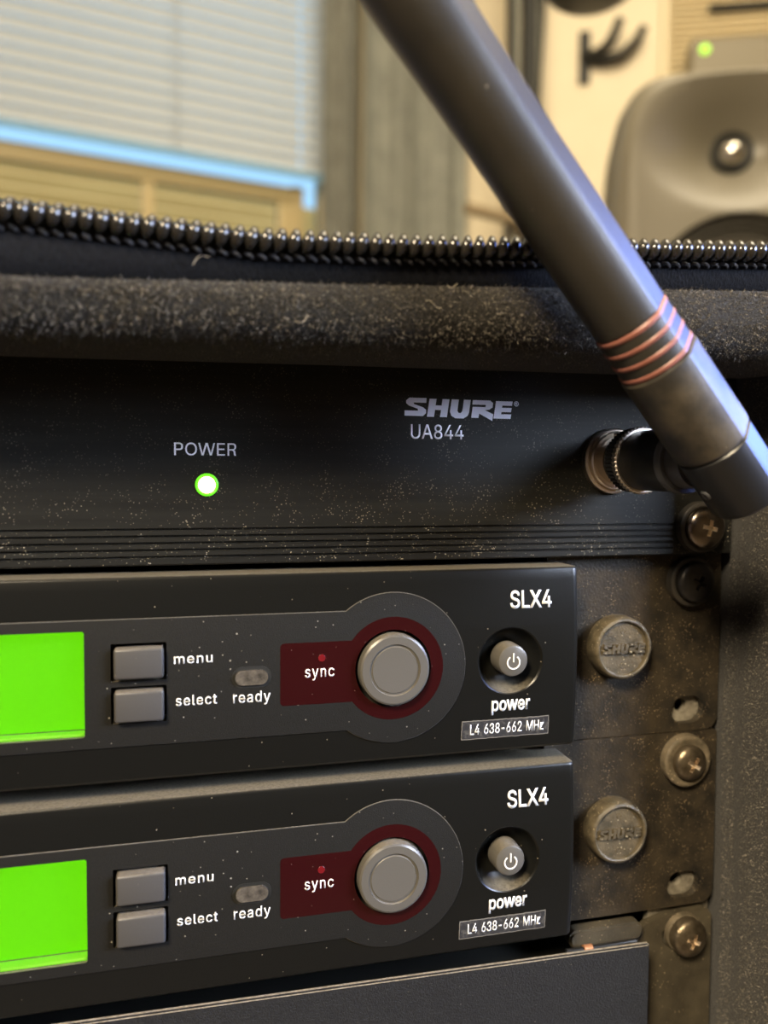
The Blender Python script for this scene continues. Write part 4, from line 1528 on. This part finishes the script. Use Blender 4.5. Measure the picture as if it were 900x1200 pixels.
# power button in its dish
obj('power_button', lathe(bmesh.new(), [(0, 3.6), (3.7, 3.5), (4.2, 3.3), (4.4, 2.9), (4.45, 0)], origin=(-16.0, -6.8, -21.6), n=56), M['knob'], rec,
    smooth=True, angle=40, label='round grey power button')
bm = bmesh.new()
yq = -11.28
pts = []
for i in range(25):
    a = math.radians(90 + 35 + (290) * i / 24)
    pts.append((-16.0 + 1.42 * math.cos(a), yq, -21.9 + 1.42 * math.sin(a)))
tube(bm, pts, 0.17, 6)
tube(bm, [(-16.0, yq, -21.8), (-16.0, yq, -19.85)], 0.17, 6)
obj('power_symbol', bm, M['white'], rec)
# frequency sticker
bm = bmesh.new()
poly = []
for i in range(41):
    poly.append((-27.2 + 20.4 * i / 40, -34.55 + rng.uniform(-.07, .07)))
for i in range(8):
    poly.append((-6.75 + rng.uniform(-.06, .06), -34.8 - 3.7 * i / 7))
for i in range(41):
    poly.append((-6.8 - 20.4 * i / 40, -38.75 + rng.uniform(-.07, .07)))
for i in range(8):
    poly.append((-27.3 + rng.uniform(-.06, .06), -38.5 + 3.7 * i / 7))
st_ = obj('frequency_sticker', sheet(poly, fr, 0.06, None, 30), M['stickeredge'], rec)
obj('sticker_face', sheet([(x * 0.986 + (-17) * 0.014, -36.65 + (z + 36.65) * 0.91) for x, z in poly], fr - 0.06, 0.03, None, 30), M['sticker'], st_)
obj('frequency_lettering', conform(text_mesh('L4 638-662 MHz', -25.3, -8.0, -37.75, -35.35, fr - 0.09, 0.03, 0.004)), M['white'], st_)

# rack ear with slot
def ear_mesh(y0, y1, xl, rz=3.6, slot=(35.4, -39.0)):
    p = [(xl, -44.3), (44.0 - rz, -44.3)]
    for k in range(1, 8):
        a = math.radians(-90 + 90 * k / 8)
        p.append((44 - rz + rz * math.cos(a), -44.3 + rz + rz * math.sin(a)))
    p += [(44.0, -44.3 + rz), (44.0, -0.6), (43.4, -0.05), (xl, -0.05)]
    bm = prism(bmesh.new(), p, y0, y1)
    me = mesh_from_bm('rack_ear', bm)
    cs = []
    for (cx, cz, tp) in ((slot[0], slot[1], 1),):
        c1 = bmesh.new()
        prism(c1, rrect(cx - 4.5, cx + 4.5, cz - 3.4, cz + 3.4, 3.39, 10), -3, 5)
        cs.append(c1)
    return cut(me, cs)


obj('rack_ear', ear_mesh(0.0, 1.9, -3.0), M['ear'], rec)
obj('rack_ear', newbox(-438, -197, 0, 1.9, -44.3, -0.1, bev=0.2), M['ear'], rec)
# clamp nut visible in the slot
obj('chassis', newbox(-196.5, -0.8, 0, 134, -41.6, -2.2, bev=0.4), M['facecase'], rec)
# antenna port cap
cap = obj('port_cap', lathe(bmesh.new(), [(0, 7.5), (0.6, 7.6), (3.4, 7.4), (4.0, 7.3), (4.4, 7.0), (4.5, 6.6), (4.3, 6.3), (3.7, 6.2), (3.6, 0)],
                            origin=(15.0, 0, -21.9), n=64), M['cap'], rec, smooth=True, angle=40, label='dusty round port cap')
obj('embossed_logo', logo_mesh(15.0 - 5.5, 15.0 + 5.5, -23.0, -20.7, -4.45, -3.55), M['cap'], cap)
for dz in (4.0, -4.1):
    obj('moulding_mark', tube(bmesh.new(), [(15.0 + 0.55 * math.cos(a), -3.68, -21.9 + dz + 0.55 * math.sin(a)) for a in
                                            [i * math.pi / 6 for i in range(12)]], 0.12, 5, closed=True), M['cap'], cap)
dup(rec, W(0, 0, -PITCH), 'black wireless receiver with green display, lower of the two, above the plain grey panel')

# ------------------------------------------------------------------ bottom unit: plain grey panel with brown ears
bl = thing('rack_chassis', 'plain dark grey textured rack front at the bottom, with a dusty brown ear', 'rack unit', W(0, 0, -2 * PITCH))
bm = bmesh.new()
zt = lambda x: 1.6 - (x + 120) * 0.0286
for_pts = [(-418, zt(-200)), (20.6, zt(20.6)), (20.6, -86), (-418, -86)]
prism(bm, for_pts, -9.0, -7.6)
es = [e for e in bm.edges if len(e.link_faces) == 2 and e.calc_face_angle(0) > 0.5]
bmesh.ops.bevel(bm, geom=es, offset=0.4, segments=2, affect='EDGES')
obj('front_panel', bm, M['panel_grey'], bl)
p = [(20.0, -87.5), (44.0, -87.5), (43.6, -5)]
for k in range(0, 9):
    a = math.radians(0 + 90 * k / 8)
    p.append((40.8 + 2.9 * math.cos(a), -4.0 + 2.9 * math.sin(a)))
p += [(31, -1.6), (25.2, -3.2), (23.0, -5.0), (22.5, -6.6), (20.0, -6.6)]
me = mesh_from_bm('rack_ear', prism(bmesh.new(), p, -0.3, 1.7))
slot = prism(bmesh.new(), rrect(29.6, 38.6, -10.2, -4.0, 3.0, 8), -3, 4)
me = cut(me, [slot])
obj('rack_ear', me, M['ear_low'], bl, label='dusty brown rack ear')
obj('rack_ear', newbox(-438, -418, -0.3, 1.7, -87.5, -0.5, bev=0.2), M['ear_low'], bl)
bm = bmesh.new()
prism(bm, rrect(3, 22.4, -4.9, -0.7, 1.9, 8), -3.2, 0.4)
bm2 = bm
es = [e for e in bm.edges if len(e.link_faces) == 2 and e.calc_face_angle(0) > 0.8]
bmesh.ops.bevel(bm, geom=es, offset=0.5, segments=2, affect='EDGES')
obj('lid_tab', bm, M['ear_low'], bl, smooth=True)
obj('hinge_wire', tube(bmesh.new(), [(1, -5.0, -3.8), (10, -5.0, -3.9), (19.5, -4.6, -4.0)], 0.55, 8), M['darknickel'], bl, smooth=True, label='thin metal wire')
obj('copper_glint', lathe(bmesh.new(), [(-1.1, 0.9), (1.1, 0.9)], origin=(6.6, -5.0, -3.9), axis=(1, 0, 0), n=16), mat('glint_copper', (0.55, 0.25, 0.12), 0.35, 0.6), bl)  # copper sleeve on the wire, standing in for the tab edge's glint
obj('chassis', newbox(-418, 20, -7.6, 200, -86, -9), M['black'], bl)

# ------------------------------------------------------------------ screws
def screw(loc, ms, mw, mr, label, head=5.0, wash=6.2, ang=0.0, lift=0.0, cup=2.2):
    t = thing('rack_screw', label, 'screw', loc, group='cross-head screws down the right side of the rack')
    obj('washer', lathe(bmesh.new(), [(0, 4.2), (0, wash), (0.5, wash + 0.05), (cup - 0.3, wash - 0.15), (cup, wash - 0.6), (cup, wash - 1.1), (cup - 0.5, head - 0.2), (cup - 0.5, 4.0)],
                        n=48), mw, t, smooth=True, angle=40)
    prof = [(cup - 0.45, head - 0.1), (cup + 0.6 + lift, head)]
    for k in range(1, 9):
        a = math.radians(90 * k / 8)
        prof.append((cup + 0.6 + lift + 2.0 * math.sin(a), head * math.cos(a) if k < 8 else 0))
    me = mesh_from_bm('head', lathe(bmesh.new(), prof, n=48))
    cs = []
    for a in (ang, ang + 90):
        b_ = bmesh.new()
        hw, hl = 0.62, 2.75
        y0, y1 = -(cup + lift + 4), -(cup + lift + 1.0)
        v = [b_.verts.new(q) for q in ((-hl, y0, -hw), (hl, y0, -hw), (hl, y0, hw), (-hl, y0, hw),
                                       (-hl * .45, y1, -hw * .6), (hl * .45, y1, -hw * .6), (hl * .45, y1, hw * .6), (-hl * .45, y1, hw * .6))]
        for f in ((0, 1, 2, 3), (4, 5, 6, 7), (0, 1, 5, 4), (1, 2, 6, 5), (2, 3, 7, 6), (3, 0, 4, 7)):
            b_.faces.new([v[i] for i in f])
        bmesh.ops.rotate(b_, verts=b_.verts, cent=(0, 0, 0), matrix=Matrix.Rotation(math.radians(a), 3, 'Y'))
        cs.append(b_)
    me.materials.append(ms)
    me = cut(me, cs)
    me.materials.append(mr)
    for p_ in me.polygons:
        c = p_.center / MM
        r = math.hypot(c.x, c.z)
        yd = -(cup + 0.6 + lift + 2.0 * math.sqrt(max(0, 1 - (r / head) ** 2)))
        if r < 3.2 and c.y > yd + 0.22:
            p_.material_index = 1
    me.shade_smooth()
    me.set_sharp_from_angle(angle=math.radians(30))
    hd = obj('head', me, ms, t)
    obj('shank', lathe(bmesh.new(), [(-8, 2.4), (cup, 2.4)], n=16), ms, t)
    return t


screw(W(34.6, -3.5, 6.6), M['screw_bright'], M['washer_black'], M['recess'], 'shiny cross-head screw in a black washer at the lower right of the top unit', ang=12)
screw(W(34.8, 0, -6.9), M['screw_black'], M['washer_black'], M['recess_black'], 'black cross-head screw holding the upper receiver, just below the shiny one', ang=25, head=4.9)
screw(W(34.6, 0, -PITCH - 6.9), M['screw_dirty'], M['washer_dirty'], M['recess'], 'tarnished cross-head screw in a dusty washer holding the lower receiver', ang=32, head=4.3, wash=6.5)
screw(W(35.2, -0.3, -2 * PITCH - 6.3), M['screw_dirty'], M['washer_dirty'], M['recess'], 'tarnished cross-head screw on the dusty brown ear at the bottom, lowest screw', ang=20, head=4.7, wash=5.0, lift=1.0, cup=1.6)
